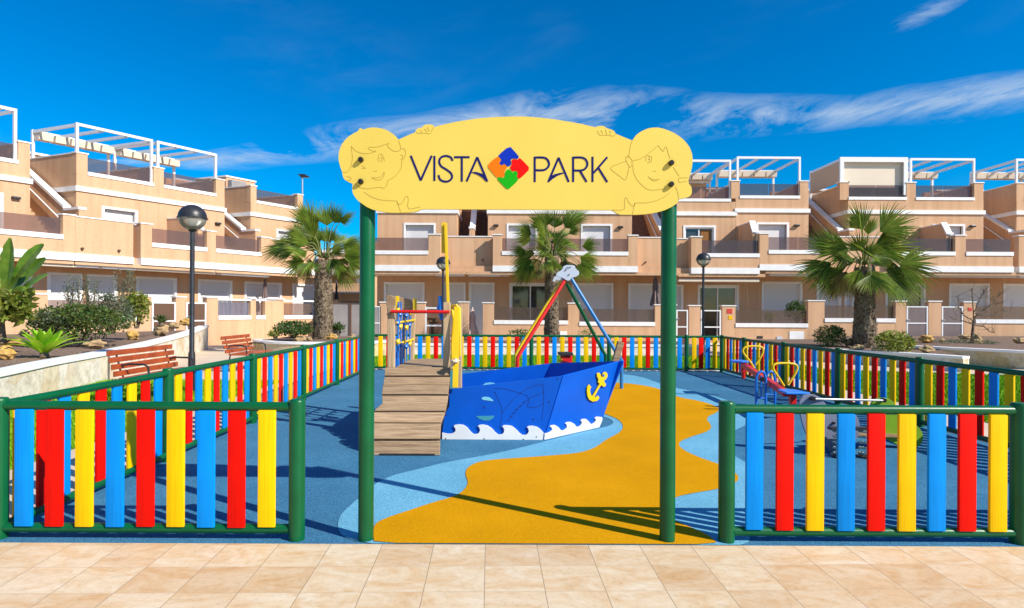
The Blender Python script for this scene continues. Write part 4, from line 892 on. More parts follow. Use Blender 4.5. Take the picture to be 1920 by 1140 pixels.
inn = planter_wall('long curved planter wall of pale stone with white coping behind the benches', pl, 1)
outer = [(-12.9, 24.2, .66), (-14.5, 21.3, .66), (-17.6, 17.6, .68), (-21, 13, .7), (-21, 4, .6)]
soil([(p[0], p[1], p[2] - .07) for p in inn] + outer)
pr = [W(1806, 667, 15.2), W(1700, 661.5, 16.4), W(1570, 655, 17.9), W(1470, 651, 19.2), W(1440, 648, 21.5)]
inn = planter_wall('stone planter wall with white coping under the right palm tree', [(p.x, p.y, .4) for p in pr][::-1], 1)
soil([(p[0], p[1], .36) for p in inn] + [(12.9, 16.6, .4), (14.6, 19.8, .45), (13.6, 23.6, .45), (9.8, 23.8, .40)])
pr2 = [(12.75, 18.6, .5), (14.0, 16.9, .5), (15.3, 15.6, .5), (19, 14.6, .5), (24, 14.4, .5)]
inn = planter_wall('yellow stone planter wall with white coping at the far right', pr2, 1, m=STONEY)
soil([(p[0], p[1], .46) for p in inn] + [(28, 20, .5), (28, 25.7, .55), (20, 25.8, .5), (13.6, 25.6, .5), (12.6, 20, .45)])
inn = planter_wall('low straight planter wall behind the far fence', [(-5.0, 20.3, .36), (-2, 20.4, .36), (3, 20.4, .36), (7.2, 20.3, .36)], 1)
soil([(p[0], p[1], .30) for p in inn] + [(7.2, 23.6, .32), (-5.0, 23.6, .32)])
ring = [(-3.6, 20.4, .5), (-4.4, 18.9, .5), (-6, 18.4, .5), (-7.6, 18.8, .5), (-8.7, 20.2, .5)]
inn = planter_wall('rounded planter wall with white coping around the left palm tree', ring, -1, m=STONEY)
soil([(p[0], p[1], .46) for p in inn] + [(-8.2, 22.4, .5), (-5, 23, .5), (-3.7, 22, .5)])

# ---------------------------------------------------------------- rocks
def rock(px, py, Y, w, h, m=ROCK, seed=0, label=''):
    c = W(px, py, Y); rw = w * Y / F / 2; rh = h * Y / F / 2
    o = MB().rock(c, rw, (1, .8, rh / rw), seed, 12)
    b = o.build('rock', m, loc=(c.x, c.y, c.z - rh), cat='rock', label=label, group='rocks lying in the planters')
    return b
rocks = [(20, 642, 12.4, 42, 14, ROCKY, 'flat yellow rock at the far left edge of the left planter'), (10, 663, 10.9, 34, 26, ROCKY, 'pitted pale yellow block below the flat rock at the left edge'), (178, 645, 13.6, 36, 14, ROCK, 'pinkish rock at the foot of the big dark shrub'),
         (249, 629, 16.5, 22, 17, ROCKY, 'yellow rock standing alone on the soil under the leafy bush'), (235, 612, 19, 20, 9, ROCK, 'pale rock between the dark shrub and the leafy bush'), (303, 619, 18.5, 30, 18, ROCK, 'cluster rock under the small dark-leaved plant in the left planter'),
         (325, 610, 20, 20, 12, ROCK, 'pale rock right of the small dark-leaved plant'), (349, 604, 21.5, 20, 16, ROCKY, 'yellow rock just left of the big lamp pole'), (45, 625, 14.2, 18, 12, ROCK, 'small pinkish rock behind the bright agave'),
         (562, 637, 19.6, 24, 12, ROCK, 'orange rock right of the bush by the left palm'), (580, 636, 19.4, 10, 8, ROCK, 'small rock at the left foot of the left palm'), (622, 632, 20.2, 22, 12, ROCKY, 'yellow rock at the right foot of the left palm'), (661, 634, 20.0, 14, 12, ROCK, 'rock beside the left sign post, right of the left palm'),
         (1608, 652, 17.7, 24, 10, ROCK, 'pale rock under the left side of the right palm trunk'), (1646, 656, 17.2, 20, 10, ROCK, 'orange rock at the right foot of the right palm'), (1738, 655, 16.8, 26, 13, ROCK, 'brown rock on the soil right of the yellow-green bush'),
         (1738, 635, 20.5, 26, 15, ROCKY, 'yellow boulder in front of the first garden gate on the right'), (1702, 634, 21, 12, 8, ROCK, 'little rock left of the yellow boulder'), (1766, 638, 20.2, 8, 8, ROCK, 'smallest rock, between the two right garden gates'), (1808, 632, 20.6, 20, 9, ROCK, 'flat brown rock left of the bare tree'),
         (1832, 638, 19.6, 20, 22, ROCK, 'tall rough brown rock at the foot of the bare tree'), (1912, 638, 20, 20, 12, ROCK, 'brown rock at the far right edge of the photograph'), (1590, 642, 19, 16, 14, ROCK, 'dark stump-like rock left of the right palm')]
for i, q in enumerate(rocks): rock(q[0], q[1], q[2], q[3], q[4], q[5], i + 3, q[6])

LEAFM = mat('leaf_mixed', (.03, .075, .015), .5, (.13, .17, .03), 5, island=.5); leafy(LEAFM)
# ---------------------------------------------------------------- plants
def leafcloud(mb, c, rad, n, size, rnd, shell=.55, flat=.0, droop=0):
    clumps = [(Vector((rnd.gauss(0, .5), rnd.gauss(0, .5), rnd.uniform(-.5, .9))), rnd.uniform(.25, .5)) for _ in range(max(5, n // 90))]
    for _ in range(n):
        if rnd.random() < .8:
            q, s = rnd.choice(clumps); d = q + Vector((rnd.gauss(0, s), rnd.gauss(0, s), rnd.gauss(0, s * .8)))
        else:
            d = Vector((rnd.gauss(0, 1), rnd.gauss(0, 1), rnd.gauss(0, 1))).normalized() * rnd.uniform(shell, 1.05)
        if d.length > 1.12: d = d.normalized() * rnd.uniform(.8, 1.12)
        p = Vector((c[0] + d.x * rad[0], c[1] + d.y * rad[1], c[2] + d.z * rad[2]))
        ax = Vector((rnd.gauss(0, 1), rnd.gauss(0, 1), rnd.gauss(.4, .7))).normalized(); sd = ax.cross(Vector((rnd.gauss(0, 1), rnd.gauss(0, 1), rnd.gauss(0, 1)))).normalized()
        l = size * rnd.uniform(.6, 1.3); w = l * .28
        mb.add([p, p + ax * l * .45 + sd * w, p + ax * l, p + ax * l * .45 - sd * w], [(0, 1, 2, 3)])
def shrub(px, py, Y, wpx, hpx, m, label, n=1800, size=.07, seed=1, name='shrub', zb=None):
    """px,py = centre of the foliage in the photograph"""
    c = W(px, py, Y); rx = wpx * Y / F / 2; rz = hpx * Y / F / 2; rnd = random.Random(seed)
    zb = c.z - rz if zb is None else zb
    r = thing(name, (c.x, Y, zb), label, 'shrub')
    mb = MB(); leafcloud(mb, c, (rx * .95, rx * .8, rz * .95), n, size, rnd)
    mb.v = [Vector((v.x, v.y, max(v.z, zb + .01))) for v in mb.v]
    mb.build('foliage', m, r, kind=None)
    st = MB()
    for k in range(7):
        a = rnd.uniform(0, 2 * pi); q = Vector((c.x + cos(a) * rx * .55, Y + sin(a) * rx * .45, c.z + rz * rnd.uniform(-.1, .6))); b = Vector((c.x + cos(a) * .05, Y + sin(a) * .05, zb - .03))
        st.tube([b, (b + q) / 2 + Vector((rnd.uniform(-.05, .05), 0, .05)), q], [.02, .014, .006], 6)
    st.build('stems', BARK, r)
    return r
shrub(148, 606, 14.2, 165, 70, LEAFM, 'big dark green shrub in the left planter behind the bright agave', 4300, .085, 3)
shrub(98, 608, 13.7, 80, 46, LEAFG, 'grey-green bush on the left flank of the big dark shrub', 1500, .06, 4)
shrub(210, 588, 15.5, 74, 70, LEAFG, 'grey-green bush on the right flank of the big dark shrub', 1700, .07, 5)
shrub(255, 580, 16.5, 44, 68, LEAFY, 'leafy yellow-green bush above the lone yellow rock', 1100, .10, 6)
shrub(550, 617, 19.7, 70, 30, LEAFD, 'low dark green bush left of the left palm trunk', 1900, .09, 8)
shrub(516, 626, 19.4, 28, 14, LEAFY, 'small reddish-yellow tuft at the left end of the palm planter', 400, .06, 9)
shrub(634, 617, 20.6, 26, 22, LEAFD, 'small sprig bush right of the left palm trunk', 260, .10, 10)
shrub(1556, 632, 18.9, 54, 44, LEAFD, 'round dark green bush left of the right palm trunk', 2000, .07, 11)
shrub(1678, 642, 17.0, 66, 44, LEAFY, 'yellow-green bush right of the right palm trunk', 1700, .085, 12)
shrub(976, 627, 21.2, 56, 20, LEAFD, 'low dark plant behind the far fence left of the centre palm', 420, .07, 13)
shrub(1100, 626, 21.4, 36, 22, LEAFY, 'sparse young plant behind the far fence right of the centre palm', 150, .06, 14)
shrub(1800, 641, 20, 110, 10, LEAFG, 'low grey ground plants on the soil at the far right', 900, .05, 15)
shrub(1494, 585, 27.6, 44, 40, LEAFD, 'dark potted bush on the terrace behind the smoked glass', 900, .12, 16)
shrub(1444, 596, 27.4, 18, 18, LEAFY, 'small yellow plant on the terrace behind the smoked glass', 250, .08, 17)
# thin upright sprigs (olive-like)
def sprig(px, py0, py1, Y, m, label, spread=.25, n=420, seed=1):
    a = W(px, py0, Y); b = W(px, py1, Y); rnd = random.Random(seed)
    r = thing('young_tree', a, label, 'young tree'); tr = MB(); lf = MB()
    for k in range(6):
        e = Vector((b.x + rnd.uniform(-spread, spread), Y + rnd.uniform(-spread, spread), a.z + (b.z - a.z) * rnd.uniform(.7, 1.0)))
        mid = (a + e) / 2 + Vector((rnd.uniform(-.08, .08), rnd.uniform(-.08, .08), 0)); tr.tube([a, mid, e], [.018, .012, .004], 6)
        for _ in range(n // 6):
            t = rnd.uniform(.35, 1.02); p = a.lerp(mid, min(1, t * 2)) if t < .5 else mid.lerp(e, (t - .5) * 2)
            p = p + Vector((rnd.gauss(0, .05), rnd.gauss(0, .05), rnd.gauss(0, .03))); ax = Vector((rnd.gauss(0, .7), rnd.gauss(0, .7), rnd.uniform(0, 1))).normalized(); sd = ax.cross(Vector((rnd.gauss(0, 1), rnd.gauss(0, 1), 0))).normalized()
            l = rnd.uniform(.05, .09); lf.add([p, p + ax * l * .5 + sd * l * .17, p + ax * l, p + ax * l * .5 - sd * l * .17], [(0, 1, 2, 3)])
    tr.build('trunk', BARK, r); lf.build('crown', m, r)
sprig(138, 600, 517, 14.6, LEAFG, 'thin grey-green sapling rising from the left of the dark shrub', .22, 420, 2)
sprig(168, 600, 508, 15.0, LEAFG, 'thin sapling in front of the gap between two white shutters', .18, 360, 3)
sprig(200, 595, 540, 15.4, LEAFG, 'short thin sapling over the middle of the dark shrub', .2, 300, 4)
sprig(236, 600, 505, 16.6, LEAFG, 'tallest reddish-grey sapling beside the leafy yellow-green bush', .3, 760, 5)
# rosettes
def rosette(px, py, Y, R, n, m, label, wid=.045, up=.9, seed=1, name='agave'):
    c = W(px, py, Y); rnd = random.Random(seed); r = thing(name, (c.x, c.y, c.z), label, 'agave' if name == 'agave' else 'plant'); 
    lv = MB()
    for k in range(n):
        a = k * 2.39996 + rnd.uniform(-.1, .1); t = k / n; el = radians(86 - 54 * t); L_ = R * (.75 + .35 * t) * rnd.uniform(.88, 1.08)
        d = Vector((cos(a), sin(a), 0)); s_ = Vector((-sin(a), cos(a), 0)); pts = []
        seg = 6; p = c + d * .02; e = el
        for j in range(seg + 1):
            u = j / seg; w = wid * max(.02, sin(pi * min(u * .78 + .2, .995))) ** .8
            fold = Vector((0, 0, 1)) * cos(e) * w * .25 - d * sin(e) * w * .25
            pts.append((p - s_ * w + fold, p, p + s_ * w + fold)); p = p + (d * cos(e) + Vector((0, 0, sin(e)))) * L_ / seg; e -= .05 + .07 * t
        vs = [q for tr in pts for q in tr]; fs = []
        for j in range(seg): fs += [(j * 3, j * 3 + 1, j * 3 + 4, j * 3 + 3), (j * 3 + 1, j * 3 + 2, j * 3 + 5, j * 3 + 4)]
        lv.add(vs, fs)
    lv.build('leaves', m, r, True); MB().lathe(c - Vector((0, 0, .06)), [(.09, 0), (.07, .08), (.03, .14), (0, .15)], 10).build('stem', BARK, r, True)
rosette(83, 664, 11.4, .68, 30, LEAFB, 'bright lime green agave with broad leaves in the left planter', .088, seed=2)
rosette(303, 607, 18.4, .40, 34, LEAFD, 'small dark strappy plant above the rock cluster in the left planter', .03, seed=5, name='strap_plant')
# bird-of-paradise at the left edge
def strelitzia():
    base = W(2, 635, 12.2); r = thing('banana_plant', base, 'tall banana-leaved plant at the left edge of the photograph', 'banana plant'); rnd = random.Random(4)
    MB().tube([base - Vector((0, 0, .1)), base + Vector((-.02, 0, .3)), base + Vector((.02, 0, .75))], [.10, .08, .06], 12).build('trunk', BARK, r, True)
    lv = MB(); pt = MB()
    spec = [((5, 560), (20, 505), (20, 446), .17), ((8, 555), (45, 485), (82, 458), .13), ((10, 560), (42, 510), (86, 484), .14), ((12, 575), (50, 530), (90, 514), .10), ((-5, 560), (-12, 500), (-25, 450), .17), ((-5, 570), (-40, 530), (-70, 500), .14),
            ((10, 585), (38, 560), (60, 566), .11), ((12, 590), (30, 575), (58, 592), .10), ((5, 595), (22, 590), (45, 601), .10), ((0, 570), (2, 520), (5, 500), .16), ((0, 580), (12, 550), (28, 545), .12), ((0, 585), (-20, 560), (-40, 575), .12), ((4, 580), (28, 540), (50, 540), .10), ((0, 590), (-14, 590), (-30, 610), .1), ((2, 575), (14, 535), (34, 520), .11)]
    for k, (a, b, c, w) in enumerate(spec):
        ya = 12.2; yb = 12.2 + rnd.uniform(-.35, .35); yc = yb + rnd.uniform(-.2, .2)
        A, B, C = W(a[0], a[1], ya), W(b[0], b[1], yb), W(c[0], c[1], yc); n = 14; ct = []
        for j in range(n + 1): t = j / n; ct.append(A * (1 - t) ** 2 + B * 2 * t * (1 - t) + C * t * t)
        pt.tube([base + Vector((0, 0, .6)), A, ct[4]], [.025, .018, .014], 6)
        tw = Vector((rnd.uniform(-.5, .5), -1, rnd.uniform(-.2, .5))).normalized()
        for sgn in (-1, 1):
            vs = []
            for j in range(3, n + 1):
                t = (j - 3) / (n - 3); d = (ct[min(j + 1, n)] - ct[max(j - 1, 0)]).normalized(); s_ = d.cross(tw).normalized() * sgn
                ww = w * sin(pi * min(1, t * .93 + .05)) ** .6 * (1 + .08 * sin(j * 2.7 + k)); fold = tw * ww * .35
                vs += [ct[j], ct[j] + s_ * ww + fold + Vector((0, 0, -.15 * ww))]
            lv.add(vs, [(i * 2, i * 2 + 1, i * 2 + 3, i * 2 + 2) for i in range(n - 3)])
    lf2 = MB(); leafcloud(lf2, W(18, 572, 12.0), (.42, .35, .38), 420, .20, rnd); lf2.build('lower_leaves', LEAFY, r)
    lv.build('leaves', LEAFB2, r); pt.build('stalks', PETI, r, True)
LEAFB2 = mat('banana_leaf', (.07, .17, .015), .4, (.17, .28, .03), 5, island=.3)
strelitzia()
# bare tree at the right
def baretree():
    b = W(1838, 640, 20.2); r = thing('bare_tree', b, 'small leafless tree between the second garden gate and the right edge', 'tree'); mb = MB(); tw = MB(); rnd = random.Random(9)
    def P_(x, y, dy=0): return W(x, y, 20.2 + dy)
    br = [[(1822, 640), (1826, 600), (1832, 590)], [(1826, 602), (1808, 592), (1797, 575), (1796, 555)], [(1826, 600), (1824, 570), (1822, 540)], [(1827, 585), (1838, 560), (1845, 545), (1843, 553)], [(1829, 593), (1850, 577), (1868, 563), (1875, 545)],
          [(1832, 590), (1860, 592), (1880, 585), (1898, 578)], [(1824, 608), (1800, 600), (1786, 598)], [(1826, 610), (1845, 612), (1856, 622), (1866, 624)], [(1797, 576), (1788, 582)], [(1850, 577), (1870, 570), (1880, 566)]]
    for k, q in enumerate(br):
        dy = 0 if k == 0 else rnd.uniform(-.5, .5); pts = [P_(*p, dy * i / len(q)) for i, p in enumerate(q)]
        r0 = .05 if k == 0 else .022; (mb if k == 0 else tw).tube(pts, [r0 * (1 - .7 * i / len(pts)) for i in range(len(pts))], 7)
        for i in range(1, len(pts)):
            for _ in range(4):
                t = rnd.random(); p = pts[i - 1].lerp(pts[i], t); e = p + Vector((rnd.uniform(-.3, .3), rnd.uniform(-.3, .3), rnd.uniform(.0, .35)))
                if k: tw.tube([p, e], [.008, .003], 5)
    mb.build('trunk', BARK, r, True); tw.build('branches', BARK, r, True)
baretree()

# ---------------------------------------------------------------- fan palms
def palm(bx, by, Y, tz, r0, r1, R, label, fr, extra=7, dead=5, dup=.6, seed=1, lean=0.0, zb=.45):
    base = W(bx, by, Y); base.z = zb; rnd = random.Random(seed)
    r = thing('fan_palm', base, label, 'palm tree', 'fan palms around the playground'); top = Vector((base.x + lean, Y, tz)); N_ = 20; hgt = tz - zb
    rows = 26; vs = []; fs = []
    for i in range(rows + 1):
        t = i / rows; c = base.lerp(top, t); rad = r0 + (r1 - r0) * t ** .6 + .05 * max(0, (t - .8)) * 5 * 0.6
        for k in range(N_): a = 2 * pi * k / N_; q = rad * (1 + .10 * noise.noise(Vector((cos(a) * 2, sin(a) * 2, t * hgt * 3 + seed)))); vs.append((c.x + cos(a) * q, c.y + sin(a) * q, c.z))
    for i in range(rows):
        for k in range(N_): fs.append((i * N_ + k, i * N_ + (k + 1) % N_, (i + 1) * N_ + (k + 1) % N_, (i + 1) * N_ + k))
    tm = MB(); tm.add(vs, fs)
    # leaf-base boots
    m_ = int(hgt * 170)
    for k in range(m_):
        t = (k + .5) / m_ + rnd.uniform(-.02, .02); t = min(max(t, 0), .99); a = k * 2.39996 + rnd.uniform(-.5, .5); c = base.lerp(top, t); rad = (r0 + (r1 - r0) * t ** .6); d = Vector((cos(a), sin(a), 0)); s_ = Vector((-sin(a), cos(a), 0)); w = rnd.uniform(.025, .05); h = rnd.uniform(.05, .12); o_ = rnd.uniform(.02, .06) * (1.5 if t > .75 else 1)
        p = c + d * rad * .97
        tm.add([p - s_ * w, p + s_ * w, p + s_ * w * .5 + d * o_ + Vector((0, 0, h)), p - s_ * w * .5 + d * o_ + Vector((0, 0, h)), p + Vector((0, 0, h * .8)) + d * .0], [(0, 1, 2, 3), (3, 2, 4)])
    tm.build('trunk', TRUNK, r)
    lf = MB(); old = MB(); pe = MB(); top2 = top + Vector((0, 0, .10)); g = Vector((0, 0, -1))
    specs = []
    for hx, hy, tx, ty in fr:
        dy = rnd.uniform(-.55, .25) * .9; specs.append((W(hx, hy, Y + dy), W(tx, ty, Y + dy * 1.5), False))
        if rnd.random() < dup:
            jx, jy = rnd.uniform(-14, 14), rnd.uniform(-10, 12); dy = rnd.uniform(.2, .9); specs.append((W(hx + jx, hy + jy, Y + dy), W(tx + jx * 1.6, ty + jy * 1.8, Y + dy * 1.5), False))
    for k in range(extra + 8):              # fronds on the far and near side
        az = radians(40 + 100 * ((k * .618) % 1)) if k % 3 else radians(-130 + 80 * ((k * .37) % 1)); el = radians(65 - 95 * (k + .5) / (extra + 8)); d = Vector((cos(az) * cos(el), sin(az) * cos(el), sin(el))); h = top2 + d * R * rnd.uniform(.36, .46); specs.append((h, h + (d + Vector((0, 0, -.25))).normalized() * R * rnd.uniform(.42, .5), False))
    for k in range(dead):
        az = rnd.uniform(0, 2 * pi); d = Vector((cos(az) * .8, sin(az) * .8, -.3)).normalized(); h = top2 + d * R * rnd.uniform(.26, .36); specs.append((h, h + Vector((cos(az) * .35, sin(az) * .35, -1)).normalized() * R * .38, True))
    for hub, tip, isold in specs:
        fd = (tip - hub).normalized(); L0 = (tip - hub).length * 1.08; v = hub - top2; p0 = top2 + Vector((v.x, v.y, 0)).normalized() * r1 * .4
        pts = [p0 + (hub - p0) * t + Vector((0, 0, .16 * R * sin(pi * t) * .6)) for t in (0, .25, .5, .75, 1)]
        pe.tube(pts, [.024, .02, .017, .015, .013], 6)
        view = Vector((rnd.uniform(-.7, .7), -1, rnd.uniform(.1, 1.0))).normalized() if not isold else Vector((rnd.uniform(-1, 1), -1, 0)).normalized()
        up = (view - fd * view.dot(fd)).normalized(); side = fd.cross(up).normalized(); nb = 28; tgt = old if isold else lf; half = radians(rnd.uniform(40, 62)) if not isold else radians(50)
        for b_ in range(nb):
            a = (b_ / (nb - 1) - .5) * 2 * half + rnd.uniform(-.025, .025); bd = fd * cos(a) + side * sin(a); L_ = L0 * (1 - .25 * (abs(a) / half) ** 2) * rnd.uniform(.88, 1.08)
            q = hub.copy(); e = bd.copy(); w0 = L_ * .0235; ps = []; sg = 5; perp = (side * cos(a) - fd * sin(a)); dr = rnd.uniform(.6, 1.4)
            for j in range(sg + 1):
                u = j / sg; w = max(w0 * (.3 + 2.0 * u if u < .42 else 1.15 * (1 - u) / .58 + .03), .0015)
                ps.append((q - perp * w + up * w * .5, q - up * w * .4, q + perp * w + up * w * .5)); q = q + e * L_ / sg; e = (e + g * (.015 + .26 * u * u) * dr).normalized()
            vs = [x for tr in ps for x in tr]; fs = []
            for j in range(sg): fs += [(j * 3, j * 3 + 1, j * 3 + 4, j * 3 + 3), (j * 3 + 1, j * 3 + 2, j * 3 + 5, j * 3 + 4)]
            tgt.add(vs, fs)
    lf.build('crown', PALML, r); pe.build('petioles', PETI, r)
    if old.v: old.build('old_fronds', PALMO, r)
TRUNK = mat('palm_trunk', (.055, .034, .02), .95, (.20, .145, .10), 18, 1, 22, island=.3, detail=8)
palm(606, 632, 20.5, 3.3, .40, .27, 2.0, 'fan palm with a thick trunk left of the entrance sign',
     [(586, 429, 564, 376), (578, 412, 553, 384), (613, 423, 611, 380), (627, 418, 640, 382), (638, 415, 668, 402), (566, 442, 532, 424), (570, 461, 510, 452), (553, 470, 508, 483), (570, 489, 526, 510), (586, 496, 560, 520), (643, 459, 678, 450), (645, 480, 690, 482), (632, 497, 650, 520), (655, 492, 684, 508), (600, 454, 586, 424), (616, 455, 622, 426), (600, 470, 574, 452), (622, 474, 650, 458), (604, 484, 596, 512), (619, 486, 632, 512)], 3, 2, .4, seed=3)
palm(1034, 640, 22.2, 3.6, .30, .25, 2.05, 'fan palm in the centre behind the far fence',
     [(1018, 427, 992, 402), (1026, 423, 1024, 392), (1040, 427, 1045, 390), (1059, 427, 1084, 398), (996, 440, 964, 423), (1066, 438, 1093, 424), (1092, 462, 1124, 455), (987, 471, 952, 480), (996, 486, 967, 523), (1088, 482, 1126, 500), (1083, 495, 1107, 527), (1013, 497, 996, 524), (1064, 493, 1076, 524), (1026, 462, 1008, 440), (1042, 462, 1054, 436), (1028, 478, 1006, 470), (1046, 478, 1070, 470)], 6, 5, seed=11, zb=.3)
palm(1621, 648, 18.6, 3.0, .38, .25, 2.35, 'largest fan palm, right of the playground',
     [(1617, 430, 1595, 380), (1628, 440, 1640, 398), (1650, 434, 1712, 402), (1568, 474, 1510, 436), (1558, 492, 1496, 523), (1578, 502, 1524, 548), (1636, 466, 1732, 470), (1686, 496, 1766, 512), (1643, 516, 1712, 562), (1600, 512, 1568, 552), (1660, 505, 1738, 548), (1590, 468, 1530, 470), (1612, 470, 1598, 436), (1627, 478, 1646, 450), (1602, 490, 1570, 474), (1632, 494, 1668, 484), (1612, 506, 1600, 540), (1630, 508, 1652, 542)], -1, 4, .2, seed=7, zb=.38)
# ---------------------------------------------------------------- houses
LV = dict(slab0=3.37, slab1=3.65, led0=4.15, led1=4.33, gl=4.95, pt=5.08, band0=6.42, band1=6.62, rl0=7.13, rl1=7.28, rgl=7.9, rpt=8.0, pg=9.25, wt=5.93, gt=2.95, div=5.7)
def openwall(mb, fc, s0, s1, t, z0, z1, holes, dep=.24):
    """front wall sheet with openings and their reveals; holes = (a,b,c,d) in s,z"""
    ss = sorted({s0, s1} | {min(max(v, s0), s1) for h in holes for v in h[:2]}); zs = sorted({z0, z1} | {min(max(v, z0), z1) for h in holes for v in h[2:]})
    for i in range(len(ss) - 1):
        for j in range(len(zs) - 1):
            cs, cz = (ss[i] + ss[i + 1]) / 2, (zs[j] + zs[j + 1]) / 2
            if any(h[0] < cs < h[1] and h[2] < cz < h[3] for h in holes): continue
            mb.poly([fc.P(ss[i], t, zs[j]), fc.P(ss[i + 1], t, zs[j]), fc.P(ss[i + 1], t, zs[j + 1]), fc.P(ss[i], t, zs[j + 1])])
    for a, b, c, d in holes:
        for q in ([(a, c), (a, d)], [(b, d), (b, c)], [(a, d), (b, d)]):
            (p, z), (p2, z2) = q; mb.poly([fc.P(p, t, z), fc.P(p2, t, z2), fc.P(p2, t - dep, z2), fc.P(p, t - dep, z)])
def window(r, fc, a, b, c, d, t, style, fw=.10):
    fr = MB(); pr = .03
    fr.fbox(fc, a - .0, a + fw, t - .10, t + pr, c, d - fw); fr.fbox(fc, b - fw, b, t - .10, t + pr, c, d - fw); fr.fbox(fc, a, b, t - .10, t + pr + .002, d - fw, d)
    w = fr.build('window', WHITE if t > -50 else WHITE, r)
    ia, ib, idd = a + fw, b - fw, d - fw
    if style[0] == 's':             # roller shutter down
        MB().fbox(fc, ia, ib, t - .16, t - .10, c, idd - .0).build('shutter', SHUT, w)
    elif style[0] == 'h':           # shutter half down in a deep recess
        MB().fbox(fc, ia, ib, t - .22, t - .16, c, idd).build('shutter', SHUT, w)
    else:                           # sliding glass doors
        MB().fbox(fc, ia, ib, t - .14, t - .12, c, idd).build('pane', PANE, w)
        m = (ia + ib) / 2; fb = MB()
        for x in (ia, m - .03, ib - .06): fb.fbox(fc, x, x + .06, t - .12, t - .07, c, idd)
        fb.fbox(fc, ia + .06, m - .03, t - .118, t - .072, idd - .07, idd); fb.fbox(fc, m + .03, ib - .06, t - .118, t - .072, idd - .07, idd); fb.build('frame', WMETAL, w)
        if 'c' in style: MB().fbox(fc, m + .1, ib - .1, t - .117, t - .105, c, idd - .1).build('curtain', CURTAIN, w)
L_SLAB0 = 3.37
def parapet(wall, cop, glass, fc, segs, t, zb, L0, L1, ZG, ZP, dep=.28, yref=460):
    for sg in segs:
        k, a, b = sg[0], fc.s(sg[1], yref, t), fc.s(sg[2], yref, t); rec = sg[3] if len(sg) > 3 else 0; tt = t - rec
        if rec:
            i_ = segs.index(sg); pl_ = segs[i_ - 1] if i_ else None; nx_ = segs[i_ + 1] if i_ < len(segs) - 1 else None
            if (pl_ and len(pl_) < 4) or len(sg) > 4: wall.fbox(fc, a - .14, a, tt - .2, t - .285, L_SLAB0, ZP - .05)
            if nx_ and len(nx_) < 4: wall.fbox(fc, b, b + .14, tt - .2, t - .285, L_SLAB0, ZP - .05)
        if k == 'p': wall.fbox(fc, a, b, tt - dep, tt, zb, ZP); cop.fbox(fc, a - .03, b + .03, tt - dep - .03, tt + .03, ZP, ZP + .05)
        if k == 'w': wall.fbox(fc, a, b, tt - .2, tt, zb, ZP - .03); cop.fbox(fc, a, b, tt - .23, tt + .03, ZP - .03, ZP + .015)
        if k == 'g':
            wall.fbox(fc, a, b, tt - dep, tt - .002, zb, L0); cop.fbox(fc, a, b, tt - dep - .02, tt + .035, L0, L1)
            g = MB(); n = max(1, round((b - a) / 1.9)); 
            for i in range(n):
                u, v = a + (b - a) * i / n + .012, a + (b - a) * (i + 1) / n - .012; g.fbox(fc, u, v, tt - .15, tt - .14, L1, ZG)
            glass.append(g)
        if k == 'o': pass
def pergola(r, fc, a, b, z0, z1, t, dep, awn=True, solid=False, n=3, name='pergola'):
    mb = MB(); w = .09
    for s_ in (a, b - w):
        mb.fbox(fc, s_, s_ + w, t - w, t, z0, z1 - w); mb.fbox(fc, s_, s_ + w, t - dep, t - dep + w, z0 - .9, z1 - w)
    mb.fbox(fc, a, b, t - w, t, z1 - w, z1 + .02); mb.fbox(fc, a, b, t - dep, t - dep + w, z1 - w, z1 + .02)
    for i in range(n + 1):
        s_ = a + (b - a - w) * i / n; mb.fbox(fc, s_ + .01, s_ + w - .01, t - dep + w, t - w, z1 - .13, z1 - .004)
    p = mb.build(name, WMETAL, r)
    if awn and not solid:
        am = MB(); k = max(3, int((b - a) / .55))
        for i in range(k):
            u, v = a + (b - a) * i / k, a + (b - a) * (i + 1) / k
            am.add([fc.P(u + .04, t - dep - .0, z1 - .12), fc.P(v - .04, t - dep, z1 - .12), fc.P(v - .04, t - dep + .06, z1 - .42), fc.P(u + .04, t - dep + .06, z1 - .42),
                    fc.P(u + .04, t - dep + .5, z1 - .12), fc.P(v - .04, t - dep + .5, z1 - .12), fc.P(v - .04, t - dep + .44, z1 - .42), fc.P(u + .04, t - dep + .44, z1 - .42)], [(0, 1, 2, 3), (7, 6, 5, 4), (3, 2, 6, 7), (0, 3, 7, 4), (1, 5, 6, 2)])
        am.build('awning', CREAM, p)
    return p
